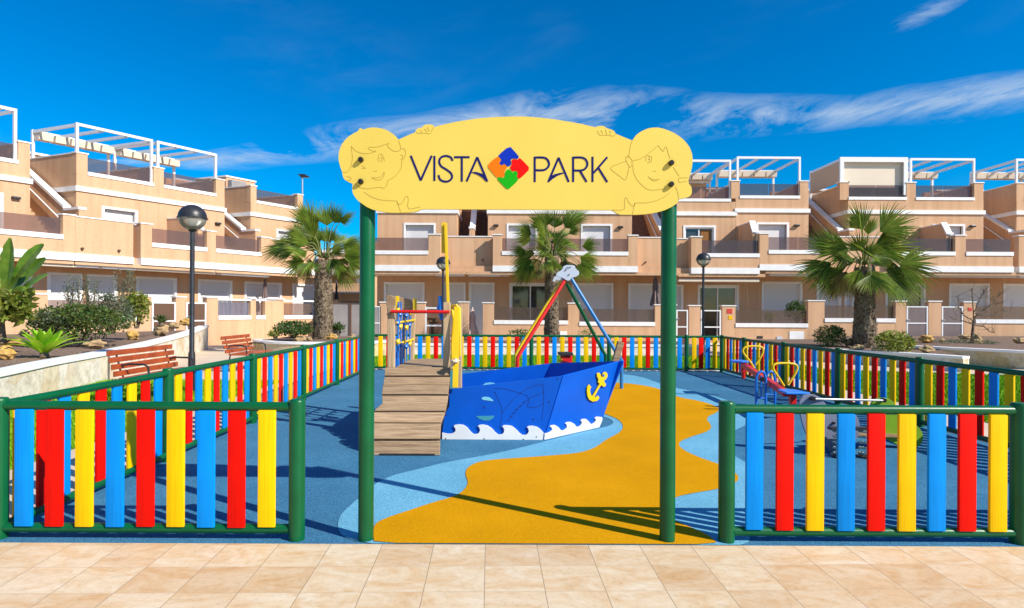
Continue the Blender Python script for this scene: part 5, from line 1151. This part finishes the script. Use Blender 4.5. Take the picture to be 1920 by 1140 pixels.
def stair(r, fc, s0, s1, t, zb, zt, wallside=1, n=15, capw=.2, both=False, dep=3.7, z_near=5.65, z_far=8.15):
    st = MB(); rise = (zt - zb) / n; run = dep / n
    def flight(u, v):
        for k in range(n): st.fbox(fc, u, v, t - run * (k + 1), t - run * k - (.001 * k), zb, zb + rise * (k + 1))
    if both: m = (s0 + s1) / 2; flight(s0, m - capw / 2); flight(m + capw / 2, s1); w0, w1 = m - capw / 2, m + capw / 2
    elif wallside > 0: flight(s0, s1 - capw); w0, w1 = s1 - capw, s1
    else: flight(s0 + capw, s1); w0, w1 = s0, s0 + capw
    s_ = st.build('stair', (mat('brick_tile', (.17, .085, .06), .8, (.24, .13, .085), 8) if fc is FR else mat('pale_step', (.50, .34, .2), .8, (.44, .3, .18), 5)), r)
    sl = (z_far - z_near) / dep; tt = t + .0; P = fc.P; wl = MB(); cp = MB()
    wl.hexa([P(w0, tt, zb), P(w1, tt, zb), P(w1, tt - dep, zb), P(w0, tt - dep, zb), P(w0, tt, z_near), P(w1, tt, z_near), P(w1, tt - dep, z_far), P(w0, tt - dep, z_far)])
    wl.fbox(fc, w0, w1, tt + .003, tt + .9, zb, z_near - .1)
    e = .04; cp.hexa([P(w0 - e, tt, z_near), P(w1 + e, tt, z_near), P(w1 + e, tt - dep, z_far), P(w0 - e, tt - dep, z_far), P(w0 - e, tt, z_near + .12), P(w1 + e, tt, z_near + .12), P(w1 + e, tt - dep, z_far + .12), P(w0 - e, tt - dep, z_far + .12)])
    cp.fbox(fc, w0 - e, w1 + e, tt + .003, tt + .93, z_near - .1, z_near + .0)
    wl.fbox(fc, s0, s1, t - dep - .5, t - dep - .25, zb, 8.45)
    wl.build('stair_wall', STUCCO, r); cp.build('stair_coping', WHITE, r)
    hr = MB(); u = w0 - .08 if not both else w0 - .08
    hr.tube([P(u, tt - .1, z_near - .45), P(u, tt - dep + .1, z_far - .45)], .03, 8); hr.build('handrail', WMETAL, r)
def house(name, label, fc, dz, vol, gnd, up, gr, bal, roof, pergs, stairs=(), dividers=(), tw=-2.0, depth=7.5, awn=(), lights=(), back=None, balcony_t=0.0, solid_panel=None, extra=None, gw=None, tg=None, spouts=(), chim=()):
    L_ = {k: v + dz for k, v in LV.items()}
    sA, sB = fc.s(vol[0], 400, tw), fc.s(vol[1], 400, tw); gA, gB = fc.s(gnd[0], 500, balcony_t), fc.s(gnd[1], 500, balcony_t)
    base = fc.P((gA + gB) / 2, 0, 0)
    r = thing(name, base, label, 'house', 'peach stucco terraced houses round the garden')
    wall, cop, gl = MB(), MB(), []
    # upper volume
    H_ = []
    for x0, x1, st_ in up: a, b = fc.s(x0, 420, tw), fc.s(x1, 420, tw); H_.append((a, b, L_['slab1'] + .02, L_['wt'], st_))
    openwall(wall, fc, sA, sB, tw, L_['slab1'], L_['rl0'] - .001, [h[:4] for h in H_], .3)
    for h in H_: window(r, fc, h[0], h[1], h[2], h[3], tw, h[4])
    for s_, q in ((sA, 1), (sB, -1)):    # side walls with upstand
        P = fc.P; o_ = q * .2
        wall.fbox(fc, min(s_, s_ + o_), max(s_, s_ + o_), tw - depth, tw - .001, L_['slab1'], L_['rl0'] - .002)
        wall.fbox(fc, min(s_, s_ + o_), max(s_, s_ + o_), tw - depth, tw - .285, L_['rl0'] - .002, L_['rpt'] - .02)
        cop.fbox(fc, min(s_, s_ + o_) - .03, max(s_, s_ + o_) + .03, tw - depth, tw - .32, L_['rpt'] - .02, L_['rpt'] + .03)
    wall.fbox(fc, sA + .2, sB - .2, tw - depth, tw - .02, L_['band0'] - .1, L_['band0'] + .1)              # roof terrace slab
    wall.fbox(fc, sA + .2, sB - .2, tw - depth - .2, tw - depth, 0, L_['rpt'] + .2)
    # roof band wraps the side
    bd = MB(); bd.fbox(fc, sA - .06, sB + .06, tw, tw + .07, L_['band0'], L_['band1']); bd.fbox(fc, sA - .06, sA, tw - 3.6, tw, L_['band0'], L_['band1']); bd.fbox(fc, sB, sB + .06, tw - 3.6, tw, L_['band0'], L_['band1'])
    bd.build('roof_band', WHITE, r)
    rs = MB(); parapet(rs, cop, gl, fc, roof, tw, L_['rl0'], L_['rl0'] + .001, L_['rl1'], L_['rgl'], L_['rpt'], .28, 350)
    rs.build('roof_pillars', STUCCO, r, bevel=.012)
    for s0_, s1_, t0_, t1_, z0_, z1_ in chim: wall.fbox(fc, s0_, s1_, t0_, t1_, z0_, z1_)
    # ground floor
    tg = tw if tg is None else tg
    G_ = []
    for x0, x1, st_ in gr: a, b = fc.s(x0, 550, tg), fc.s(x1, 550, tg); G_.append((a, b, .1, L_['gt'], st_))
    g0, g1 = (gA + .001, gB - .001) if gw is None else (fc.s(gw[0], 540, tg), fc.s(gw[1], 540, tg))
    openwall(wall, fc, g0, g1, tg, -.1, L_['slab0'], [h[:4] for h in G_], .3)
    for h in G_: window(r, fc, h[0], h[1], h[2], h[3], tg, h[4])
    # first-floor slab, balcony walls
    lo, hi = gA, gB
    wall.fbox(fc, lo, hi, tw - depth, balcony_t - .25, L_['slab0'] + .002, L_['slab1'])
    wall.fbox(fc, lo + .01, hi - .01, balcony_t - .25, balcony_t - .02, L_['slab0'] - .14, L_['slab0'] + .002)      # down-stand beam
    sb = MB()
    for sg in bal:
        rec = sg[3] if len(sg) > 3 else 0; a, b = fc.s(sg[1], 460, balcony_t), fc.s(sg[2], 460, balcony_t); sb.fbox(fc, a, b, balcony_t - .3 - rec, balcony_t - rec + .045, L_['slab0'], L_['slab1'])
    sb.build('floor_band', WHITE, r)
    bm_ = MB(); parapet(bm_, cop, gl, fc, bal, balcony_t, L_['slab1'], L_['led0'], L_['led1'], L_['gl'], L_['pt'], .28, 460)
    bm_.build('balcony_wall', STUCCO, r, bevel=.012)
    wall.build('wall', STUCCO, r); cop.build('coping', WHITE, r)
    for g in gl: g.build('balustrade_glass', GLASS, r)
    for x, zz in dividers:             # white-capped dividing walls between balconies
        a = fc.s(x, 440, balcony_t); dm = MB(); dm.fbox(fc, a - .2, a, tw + .002, balcony_t - .55, L_['slab1'], L_['div']); P = fc.P
        dm.hexa([P(a - .2, balcony_t - .28, L_['slab1']), P(a, balcony_t - .28, L_['slab1']), P(a, balcony_t - .55, L_['slab1']), P(a - .2, balcony_t - .55, L_['slab1']), P(a - .2, balcony_t - .28, L_['pt']), P(a, balcony_t - .28, L_['pt']), P(a, balcony_t - .55, L_['div']), P(a - .2, balcony_t - .55, L_['div'])])
        dm.build('dividing_wall', STUCCO, r)
        cm = MB(); cm.hexa([P(a - .24, balcony_t - .25, L_['pt'] + .052), P(a + .04, balcony_t - .25, L_['pt'] + .052), P(a + .04, balcony_t - .56, L_['div']), P(a - .24, balcony_t - .56, L_['div']), P(a - .24, balcony_t - .2, L_['pt'] + .13), P(a + .04, balcony_t - .2, L_['pt'] + .13), P(a + .04, balcony_t - .56, L_['div'] + .09), P(a - .24, balcony_t - .56, L_['div'] + .09)])
        cm.fbox(fc, a - .22, a + .02, tw + .01, balcony_t - .56, L_['div'], L_['div'] + .05); cm.build('divider_coping', WHITE, r)
    for x0, x1, z, m in awn:
        a, b = fc.s(x0, 514, balcony_t - .3), fc.s(x1, 514, balcony_t - .3); MB().fbox(fc, a, b, balcony_t - .45, balcony_t - .12, z + dz, z + dz + .14).build('awning_box', m, r, bevel=.02)
    for sg in roof[1:-1]:               # walls between the roof terraces
        if sg[0] == 'p' and sg[2] - sg[1] > 4:
            a, b = fc.s(sg[1], 350, tw), fc.s(sg[2], 350, tw); m = (a + b) / 2; q = MB(); q.fbox(fc, m - .1, m + .1, tw - 5.6, tw - .285, L_['band1'], L_['rpt'] + .02); q.build('terrace_divider', STUCCO, r)
            MB().fbox(fc, m - .14, m + .14, tw - 5.6, tw - .3, L_['rpt'] + .02, L_['rpt'] + .09).build('divider_coping', WHITE, r)
    q = MB(); q.fbox(fc, sA + .2, sA + (sB - sA) * .55, tw - 5.9, tw - 5.6, L_['band1'], L_['rpt'] + .75); q.fbox(fc, sA + (sB - sA) * .55, sB - .2, tw - 5.9, tw - 5.6, L_['band1'], L_['rl1'] + .35); q.build('terrace_room', STUCCO, r)
    MB().fbox(fc, sA + .1, sA + (sB - sA) * .55 + .1, tw - 6, tw - 5.5, L_['rpt'] + .75, L_['rpt'] + .85).build('room_coping', WHITE, r)
    for x, y, rec in spouts:
        a, z = fc.at(x, y, balcony_t - rec); p0 = fc.P(a, balcony_t - rec, z); MB().tube([p0, p0 + fc.n * .09], .045, 10).build('drain_spout', BROWNM, r, True)
    for a_, b_, solid in pergs:
        a, b = fc.s(a_, 340, tw), fc.s(b_, 340, tw); p = pergola(r, fc, a, b, L_['rpt'] - .7, L_['pg'], tw - .08, 2.9, True, solid)
        if solid:
            MB().fbox(fc, a + .09, b - .09, tw - .26, tw - .22, L_['rl1'] + .02, L_['pg'] - .09).build('roller_blind', CREAM, p)
            MB().fbox(fc, a + .02, a + .06, tw - 2.9, tw - .2, L_['rpt'] + .04, L_['pg'] - .1).build('side_blind', mat('tan_canvas', (.60, .42, .28), .85), p)
            f2 = MB(); f2.fbox(fc, a - .03, a + .16, tw - .11, tw - .02, L_['rpt'] + .05, L_['pg'] + .04); f2.fbox(fc, b - .2, b, tw - .11, tw - .02, L_['rpt'] - .6, L_['pg'] + .04); f2.fbox(fc, a + .16, b - .2, tw - .11, tw - .02, L_['pg'] - .2, L_['pg'] + .04); f2.build('blind_frame', WMETAL, p)
    for x, y in lights:
        a, z = fc.at(x, y, tw); MB().fbox(fc, a - .13, a + .13, tw, tw + .14, z - .06, z + .05).build('wall_lamp', DARK, r, bevel=.03)
    for q in stairs: 
        a, b = fc.s(q[0], 420, tw), fc.s(q[1], 420, tw); stair(r, fc, a, b, tw - .1, L_['slab1'], L_['band1'] + .5, q[2], both=(q[2] == 0), n=18)
    if extra: extra(r, fc, L_)
    return r
FR = Fac(0, 27, 0.0)
LFT = Fac(-14.7, 24.3, atan2(1, .729), atan2(.936, .351)); LFT.s_ = 0
TWL = -2.2
def ax_back(r, fc, L_):      # stair-head walls and plant rooms on the roof
    pass
house('terraced_house', 'middle house left of the two flights of brown steps, behind the play tower', FR, 0, (708, 857), (690, 874), [(757, 817, 'h')], [(720, 796, 's'), (829, 873, 's')],
      [('g', 690, 803), ('p', 803, 826), ('w', 826, 888, .5)], [('p', 708, 724), ('g', 724, 775), ('p', 775, 795), ('g', 795, 841), ('p', 841, 857)], [(712, 778, 0), (782, 852, 0)], [(857, 915, 0)], awn=[(700, 816, 3.18, CREAM), (817, 871, 3.16, WMETAL)])
house('terraced_house', 'house behind the centre palm, between the brown steps and the right sign post', FR, 0, (915, 1185), (874, 1272), [(950, 1008, 'h'), (1089, 1148, 'h')], [(880, 927, 's'), (955, 1034, 'g'), (1072, 1150, 's'), (1178, 1240, 's')],
      [('w', 888, 924, .5), ('p', 924, 941), ('g', 941, 1178), ('p', 1178, 1196), ('w', 1196, 1272, .5)], [('p', 915, 932), ('g', 932, 1042), ('p', 1042, 1060), ('g', 1060, 1168), ('p', 1168, 1185)], [(920, 1044, 0), (1056, 1180, 0)], [(1185, 1246, 1)], awn=[(878, 940, 3.16, WMETAL), (941, 955, 3.16, CREAM)], lights=[(930, 423), (1163, 426)], spouts=((905, 488, .5), (1210, 492, .5)))
def rt(r, fc, L_):            # roof-terrace room seen behind the C' terrace
    m = MB(); a, b = fc.s(1262, 340, -5.2), fc.s(1322, 340, -5.2); m.fbox(fc, a, b, -8, -5.0, L_['band0'], L_['pg'] - .55); m.build('roof_room', STUCCO, r)
    c = MB(); c.fbox(fc, a - .1, b + .1, -8.1, -4.9, L_['pg'] - .55, L_['pg'] - .38); c.build('roof_room_coping', WHITE, r)
house('terraced_house', 'house just right of the sign with a brown-curtained upper window', FR, -.05, (1262, 1379), (1272, 1436), [(1281, 1342, 'gc')], [(1255, 1281, 's'), (1308, 1385, 'g')],
      [('w', 1272, 1296, .5), ('p', 1296, 1316), ('g', 1316, 1424)], [('g', 1262, 1370.5)], [(1262, 1372, 0)], [], awn=[(1270, 1421, 3.0, CREAM)], extra=rt)
house('terraced_house', 'house left of the large palm, with an open white pergola on its roof', FR, .12, (1379.5, 1516), (1436, 1557), [(1418, 1479, 'h')], [(1428, 1504, 's')],
      [('p', 1424, 1441), ('g', 1441, 1557)], [('p', 1371, 1387), ('g', 1387, 1500), ('p', 1500, 1516)], [(1383, 1503, 0)], [(1516, 1582, 1)], dividers=[(1424, 0)], awn=[(1440, 1520, 3.12, CREAM)], lights=[(1493, 423)])
house('terraced_house', 'house behind the large palm, its roof terrace closed by cream blinds', FR, .08, (1590, 1844), (1557, 1928), [(1748, 1809, 'h')], [(1531, 1577, 's'), (1583, 1601, 's'), (1660, 1735, 'g'), (1779, 1855, 's')],
      [('w', 1557, 1672, .5, 1), ('p', 1672, 1690), ('g', 1690, 1791), ('p', 1791, 1811), ('g', 1811, 1900)], [('p', 1575, 1591), ('p', 1591, 1591.5), ('g', 1591, 1700), ('p', 1700, 1717), ('g', 1717, 1827), ('p', 1827, 1844)], [(1577, 1703, 1), (1709, 1831, 0)], [(1844, 1903, 1)], dividers=[(1791, 0)], awn=[(1690, 1900, 3.14, CREAM)], lights=[(1822, 424)])
house('terraced_house', 'house cut off by the right edge of the photograph', FR, .08, (1906, 2100), (1928, 2110), [(1990, 2050, 'h')], [(1880.5, 1952, 's'), (1990, 2050, 's')],
      [('p', 1910, 1928), ('g', 1928, 2030), ('p', 2030, 2050), ('w', 2050, 2110)], [('p', 1906, 1922), ('g', 1922, 2010), ('p', 2010, 2028), ('g', 2028, 2083), ('p', 2083, 2100)], [(1908, 2016, 0), (2024, 2095, 0)], [], awn=[(1905, 2080, 3.14, WMETAL)])
# left row
house('terraced_house', 'sunlit house cut off by the left edge of the photograph', LFT, 0, (-130, 56), (-140, 140), [(-60, 6, 's')], [(-90, -20, 's'), (0, 60, 's')],
      [('g', -120, -20), ('p', -20, -2), ('g', -2, 118), ('p', 118, 141)], [('p', -130, -110), ('g', -110, -70), ('p', -70, -52), ('g', -52, 34), ('p', 34, 56)], [(-126, -62, 0), (-50, 34, 0)], [(57, 134, 1)], tw=TWL, tg=-1.35, gw=(-200, 62), lights=[(28, 371)], awn=[(60, 138, 3.12, CREAM)])
house('terraced_house', 'sunlit house behind the big globe lamp, with two white pergolas on its roof', LFT, 0, (143, 421), (141, 405), [(190, 258, 'h')], [(88, 154, 's'), (163, 219, 's'), (255, 331, 's'), (371, 435, 's')],
      [('w', 141, 250), ('w', 250, 264, .5), ('p', 264, 285), ('g', 285, 388), ('p', 388, 405)], [('p', 143, 164), ('g', 164, 288), ('p', 288, 307), ('g', 307, 405), ('p', 405, 421)], [(145, 289, 0), (297, 409, 0)], [(421, 463, 1)], dividers=[(388, 0)], tw=TWL, tg=-1.35, gw=(62, 447), spouts=((153, 466, 0), (222, 470, 0)), lights=[(407, 419)], awn=[(124, 180, 3.14, WMETAL), (186, 250, 3.14, WMETAL), (250, 400, 3.14, CREAM)])
def plant_room(r, fc, L_):
    a, b = fc.s(424, 340, -4.6), fc.s(478, 340, -4.6); MB().fbox(fc, a, b, -6.8, -4.6, L_['band1'], L_['rpt'] + .75).build('plant_room', STUCCO, r)
    MB().fbox(fc, a - .05, b + .05, -6.85, -4.55, L_['rpt'] + .75, L_['rpt'] + .83).build('plant_room_coping', WHITE, r)
    MB().fbox(fc, a + .08, a + .9, -4.6, -4.3, L_['rpt'] - .1, L_['rpt'] + .6).build('air_unit', GREYW, r, bevel=.03)
house('terraced_house', 'last house of the left row, ending behind the left palm tree', LFT, 0, (470, 568), (405, 590), [(518, 556, 'h')], [(458, 528, 's'), (548, 600, 's')],
      [('g', 405, 490), ('p', 490, 507), ('w', 507, 590)], [('p', 470, 481), ('g', 481, 558), ('p', 558, 568)], [], [], tw=TWL, tg=-1.35, gw=(447, 600), extra=plant_room, awn=[(410, 500, 3.14, WMETAL)])

# ---------------------------------------------------------------- garden walls and gates
def garden_wall(label, fc, t, dz, segs, zb=-.1, L0=.98, L1=1.16, ZG=1.74, ZP=1.92, extra=None, yref=600):
    a0 = fc.s(segs[0][1], yref, t); r = thing('garden_wall', fc.P(a0, t, 0), label, 'garden wall', 'low stucco garden walls with smoked glass')
    w, c, g = MB(), MB(), []
    parapet(w, c, g, fc, segs, t, zb, L0 + dz, L1 + dz, ZG + dz, ZP + dz, .26, yref)
    w.build('wall', STUCCO, r, bevel=.01); c.build('coping', WHITE, r)
    for q in g: q.build('balustrade_glass', GLASS, r)
    if extra: extra(r)
    return r
def gate(x0, x1, fc, t, dz, label, panel=BROWNM, open_=False, zt=1.72):
    a, b = fc.s(x0, 600, t), fc.s(x1, 600, t); r = thing('garden_gate', fc.P(a, t, 0), label, 'gate', 'white-framed garden gates'); z1 = zt + dz; f = MB()
    for u in (a, b - .06): f.fbox(fc, u, u + .06, t - .05, t, .03, z1)
    for z in (.05, .92 + dz, z1 - .06): f.fbox(fc, a + .06, b - .06, t - .048, t - .002, z, z + .055)
    f.build('frame', WMETAL, r)
    if panel:
        for z, zz in ((.105, .92 + dz), (.975 + dz, z1 - .06)): MB().fbox(fc, a + .06, b - .06, t - .035, t - .02, z, zz).build('panel', panel, r)
    MB().fbox(fc, a + .03, a + .12, t, t + .05, 1.2, 1.24).build('handle', STEEL, r)
def plates(items):
    def f(r):
        for x0, y0, x1, y1, m, nm, d in items:
            a, z1 = FR.at(x0, y0, 1.0); b, z0 = FR.at(x1, y1, 1.0); MB().fbox(FR, a, b, 1.0, 1.0 + d, z0, z1).build(nm, m, r)
    return f
def longcop(r):
    a, b = LFT.s(409, 600, 1.5), LFT.s(590, 600, 1.5); MB().fbox(LFT, a, b, 1.27, 1.5, 1.93, 2.0).build('top_rail', WHITE, r)
    q = MB(); n = 26
    for k in range(n): u = a + (LFT.s(470, 600, 1.5) - a) * (k + .5) / n; q.fbox(LFT, u - .012, u + .012, 1.36, 1.385, 1.28, 1.93)
    q.build('railing', GREYP, r)
GP = mat('gate_panel', (.17, .125, .125), .5, (.20, .15, .145), 3)
garden_wall('garden wall pillar just right of the left sign post', FR, 1.0, -.05, [('p', 712, 728)])
garden_wall('garden wall pillar behind the play tower, left of the white-framed shelves', FR, 1.0, -.05, [('p', 775, 797)])
garden_wall('garden wall with smoked glass behind the centre palm trunk', FR, 1.0, -.05, [('p', 905, 926), ('g', 926, 1065), ('p', 1065, 1086)], extra=plates([(1050, 621, 1063, 634, WHITE, 'meter_box', .02)]))
garden_wall('garden wall with smoked glass just left of the right sign post', FR, 1.0, -.1, [('g', 1086, 1228), ('p', 1228, 1248)])
garden_wall('garden wall pillar just left of the folded pink parasol', FR, 1.0, -.02, [('p', 860, 879)])
garden_wall('garden wall pillar hidden behind the right sign post', FR, 1.0, -.1, [('p', 1250, 1268)])
garden_wall('narrow gate pillar between the two gates right of the sign post', FR, 1.0, -.13, [('p', 1292, 1313)])
garden_wall('garden wall with a small red sign and a white meter door, behind the seesaw fence', FR, 1.0, -.13, [('p', 1354, 1379), ('g', 1379, 1515)],
            extra=plates([(1363, 579, 1373, 588, REDSIGN, 'number_sign', .015), (1366, 592, 1373, 599, YEL, 'number_sign', .015), (1480, 621, 1507, 640, WHITE, 'meter_door', .02), (1456, 631, 1466, 640, GULL, 'meter_box', .03), (1419, 630, 1430, 635, DARK, 'vent', .01)]))
garden_wall('garden wall with smoked glass behind the large palm trunk', FR, 1.0, .12, [('p', 1515, 1546), ('g', 1546, 1679), ('p', 1679, 1699)])
garden_wall('pillar between the two closed gates on the right', FR, 1.0, .12, [('p', 1741, 1765)])
garden_wall('garden wall running to the right edge behind the bare tree', FR, 1.0, .10, [('p', 1807, 1829), ('g', 1829, 2080)], extra=plates([(1815, 577, 1822, 583, REDSIGN, 'number_sign', .015), (1869, 631, 1881, 636, STEEL, 'vent', .01)]))
gate(690, 714, FR, 1.0, 0, 'plain grey gate half hidden by the left sign post', GREYW)
gate(1268, 1290, FR, 1.0, -.1, 'white-framed gate just right of the right sign post')
gate(1314, 1352, FR, 1.0, -.1, 'open-barred white gate behind the globe lamp', None)
gate(1700, 1740, FR, 1.0, .12, 'closed brown-panelled gate right of the large palm', GP)
gate(1766, 1806, FR, 1.0, .12, 'closed brown-panelled gate left of the bare tree', GP)
TG = 1.5
garden_wall('garden wall behind the banana plant, cut off by the left edge', LFT, TG, .1, [('w', -140, 62)], zb=.3, ZP=2.0)
garden_wall('garden wall behind the dark shrubs of the left planter', LFT, TG, .1, [('p', 62, 90), ('g', 90, 262), ('p', 262, 284)], zb=.3)
garden_wall('sunlit garden pillar between the two white-framed gates left of the big globe lamp', LFT, TG, .1, [('p', 330, 348)], zb=.3)
garden_wall('sunlit garden wall with smoked glass above the farther bench', LFT, TG, .1, [('p', 388, 409), ('g', 409, 470), ('p', 470, 480), ('g', 480, 497), ('p', 497, 532), ('g', 532, 590)], extra=longcop)
gate(285, 330, LFT, TG, .1, 'white-framed gate above the small dark-leaved plant')
gate(349, 387, LFT, TG, .1, 'white-framed gate behind the big globe lamp')
def greywall():
    x0, x1, z1 = W(617, 632, 28).x, W(692, 632, 28).x, W(650, 568, 28).z; r = thing('rendered_wall', (x0, 28, 0), 'plain grey rendered wall right of the left palm trunk', 'wall')
    MB().box((x0, 28, -.1), (x1, 28.2, z1)).build('wall', GREYW, r); MB().box((x0 - .04, 27.95, z1), (x1 + .04, 28.25, z1 + .1)).build('coping', BROWNM, r)
    m = W(657, 600, 28).x; MB().box((m - .05, 27.95, 0), (m + .05, 28, z1)).build('downpipe', BROWNM, r)
greywall()
def far_house():
    Y = 42; r = thing('terraced_house', (W(650, 600, Y).x, Y, 0), 'distant peach house seen between the left palm and the left sign post', 'house', 'peach stucco terraced houses round the garden')
    X = lambda p, y=Y: W(p, 500, y).x; Z = lambda p, y=Y: W(650, p, y).z
    w = MB(); w.box((X(585), Y, -.1), (X(700), Y + 8, Z(515))); w.box((X(585), Y - 1.6, Z(533)), (X(700), Y - 1.35, Z(548))); w.box((X(585), Y + 1.2, Z(515)), (X(700), Y + 8, Z(471))); w.box((X(655), Y + 3, Z(471)), (X(690), Y + 6, Z(443))); w.build('wall', STUCCO, r)
    b = MB(); b.box((X(585), Y - 1.7, Z(549.5)), (X(700), Y, Z(548))); b.box((X(585), Y + 1.0, Z(471)), (X(700), Y + 8.1, Z(466))); b.box((X(585), Y - 1.8, Z(517)), (X(700), Y + 1.2, Z(510))); b.build('floor_band', WHITE, r)
    g = MB(); g.box((X(618), Y + 1.2, Z(466)), (X(690), Y + 1.25, Z(455))); g.build('balustrade_glass', GLASS, r)
    for a, c in ((640, 655), (668, 684)): MB().box((X(a), Y - .05, Z(548)), (X(c), Y + .02, Z(522))).build('window', SHUT, r)
far_house()

# ---------------------------------------------------------------- closed parasols
def parasol(px, yt, yb, Y, w, m, label):
    t = W(px, yt, Y); b = W(px, yb, Y); r = thing('closed_parasol', (t.x, Y, 0), label, 'parasol', 'folded parasols on the terraces'); hw = w * Y / F / 2; n = 16
    MB().lathe((t.x, Y, 0), [(.22, 0), (.22, .06), (.03, .08), (.025, t.z + .05), (0, t.z + .06)], 10).build('pole', WMETAL, r, True)
    vs = []; fs = []; L_ = t.z - b.z; prof = [(.02, 0), (.35, .12), (.55, .35), (.5, .55), (.8, .75), (1, .93), (.95, 1)]
    for q, u in prof:
        for k in range(n): a = 2 * pi * k / n; rr = hw * q * (1 if k % 2 else .6); vs.append((t.x + cos(a) * rr, Y + sin(a) * rr, t.z - L_ * u + (.0 if k % 2 else .04)))
    for i in range(len(prof) - 1):
        for k in range(n): fs.append((i * n + k, (i + 1) * n + k, (i + 1) * n + (k + 1) % n, i * n + (k + 1) % n))
    mb = MB(); mb.add(vs, fs); mb.build('canopy', m, r)
parasol(1229, 516, 574, 27.6, 20, PARAP, 'folded brown parasol on the terrace left of the right sign post')
parasol(886, 578, 628, 26.6, 26, PARAW, 'folded pale pink parasol behind the far fence near the play tower')
parasol(497, 520, 566, 29.3, 12, PARAP, 'folded dark striped parasol on the left terrace above the farther bench')
parasol(631, 528, 562, 34, 8, DARK, 'folded black parasol above the grey wall')

# terrace shelves behind the play tower and terrace furniture
def shelves():
    Y = 26; r = thing('garden_shelf', (W(816, 600, Y).x, Y, 0), 'white metal frame with dark shelves behind the play tower rail', 'shelf')
    f = MB(); X0, X1 = W(797, 600, Y).x, W(836, 600, Y).x; f.box((X0, Y, 0), (X0 + .07, Y + .05, W(800, 575, Y).z)); f.box((X1 - .07, Y, 0), (X1, Y + .05, W(800, 575, Y).z))
    for y in (576, 609, 633): z = W(800, y, Y).z; f.box((X0 + .07, Y + .002, z - .07), (X1 - .07, Y + .048, z))
    f.build('frame', WMETAL, r)
    bx = MB(); bx.box((X0 + .12, Y + .4, .2), (X1 - .1, Y + .8, 1.15)); bx.build('cabinet', BROWNM, r)
    for k, (xa, xb) in enumerate(((801, 811), (813, 823))): MB().box((W(xa, 600, Y + .35).x, Y + .35, W(800, 604, Y).z), (W(xb, 600, Y + .35).x, Y + .55, W(800, 596, Y).z)).build('crate', mat('basket', (.12, .07, .03), .8), r)
shelves()
def table():
    Y = 27.9; x = W(1005, 600, Y).x
    r = thing('terrace_table', (x, Y, 0), 'small dark table with chairs on the terrace in front of the glass doors', 'table')
    MB().lathe((x, Y, .0), [(.25, 0), (.25, .03), (.03, .05), (.03, .72), (.5, .73), (.5, .77), (0, .77)], 20).build('table_top', DARK, r, True)
    for dx in (-.8, .8):
        c = MB(); c.box((x + dx - .22, Y - .2, .42), (x + dx + .22, Y + .2, .46)); c.box((x + dx - .22, Y + .17, .46), (x + dx + .22, Y + .2, .95))
        for ax in (-.2, .2):
            for ay in (-.18, .18): c.box((x + dx + ax - .015, Y + ay - .015, .02), (x + dx + ax + .015, Y + ay + .015, .42))
        c.build('chair', DARK, loc=(x + dx, Y, 0), cat='chair', label='dark terrace chair %s the small table' % ('left of' if dx < 0 else 'right of'), group='dark chairs on the terrace')
table()
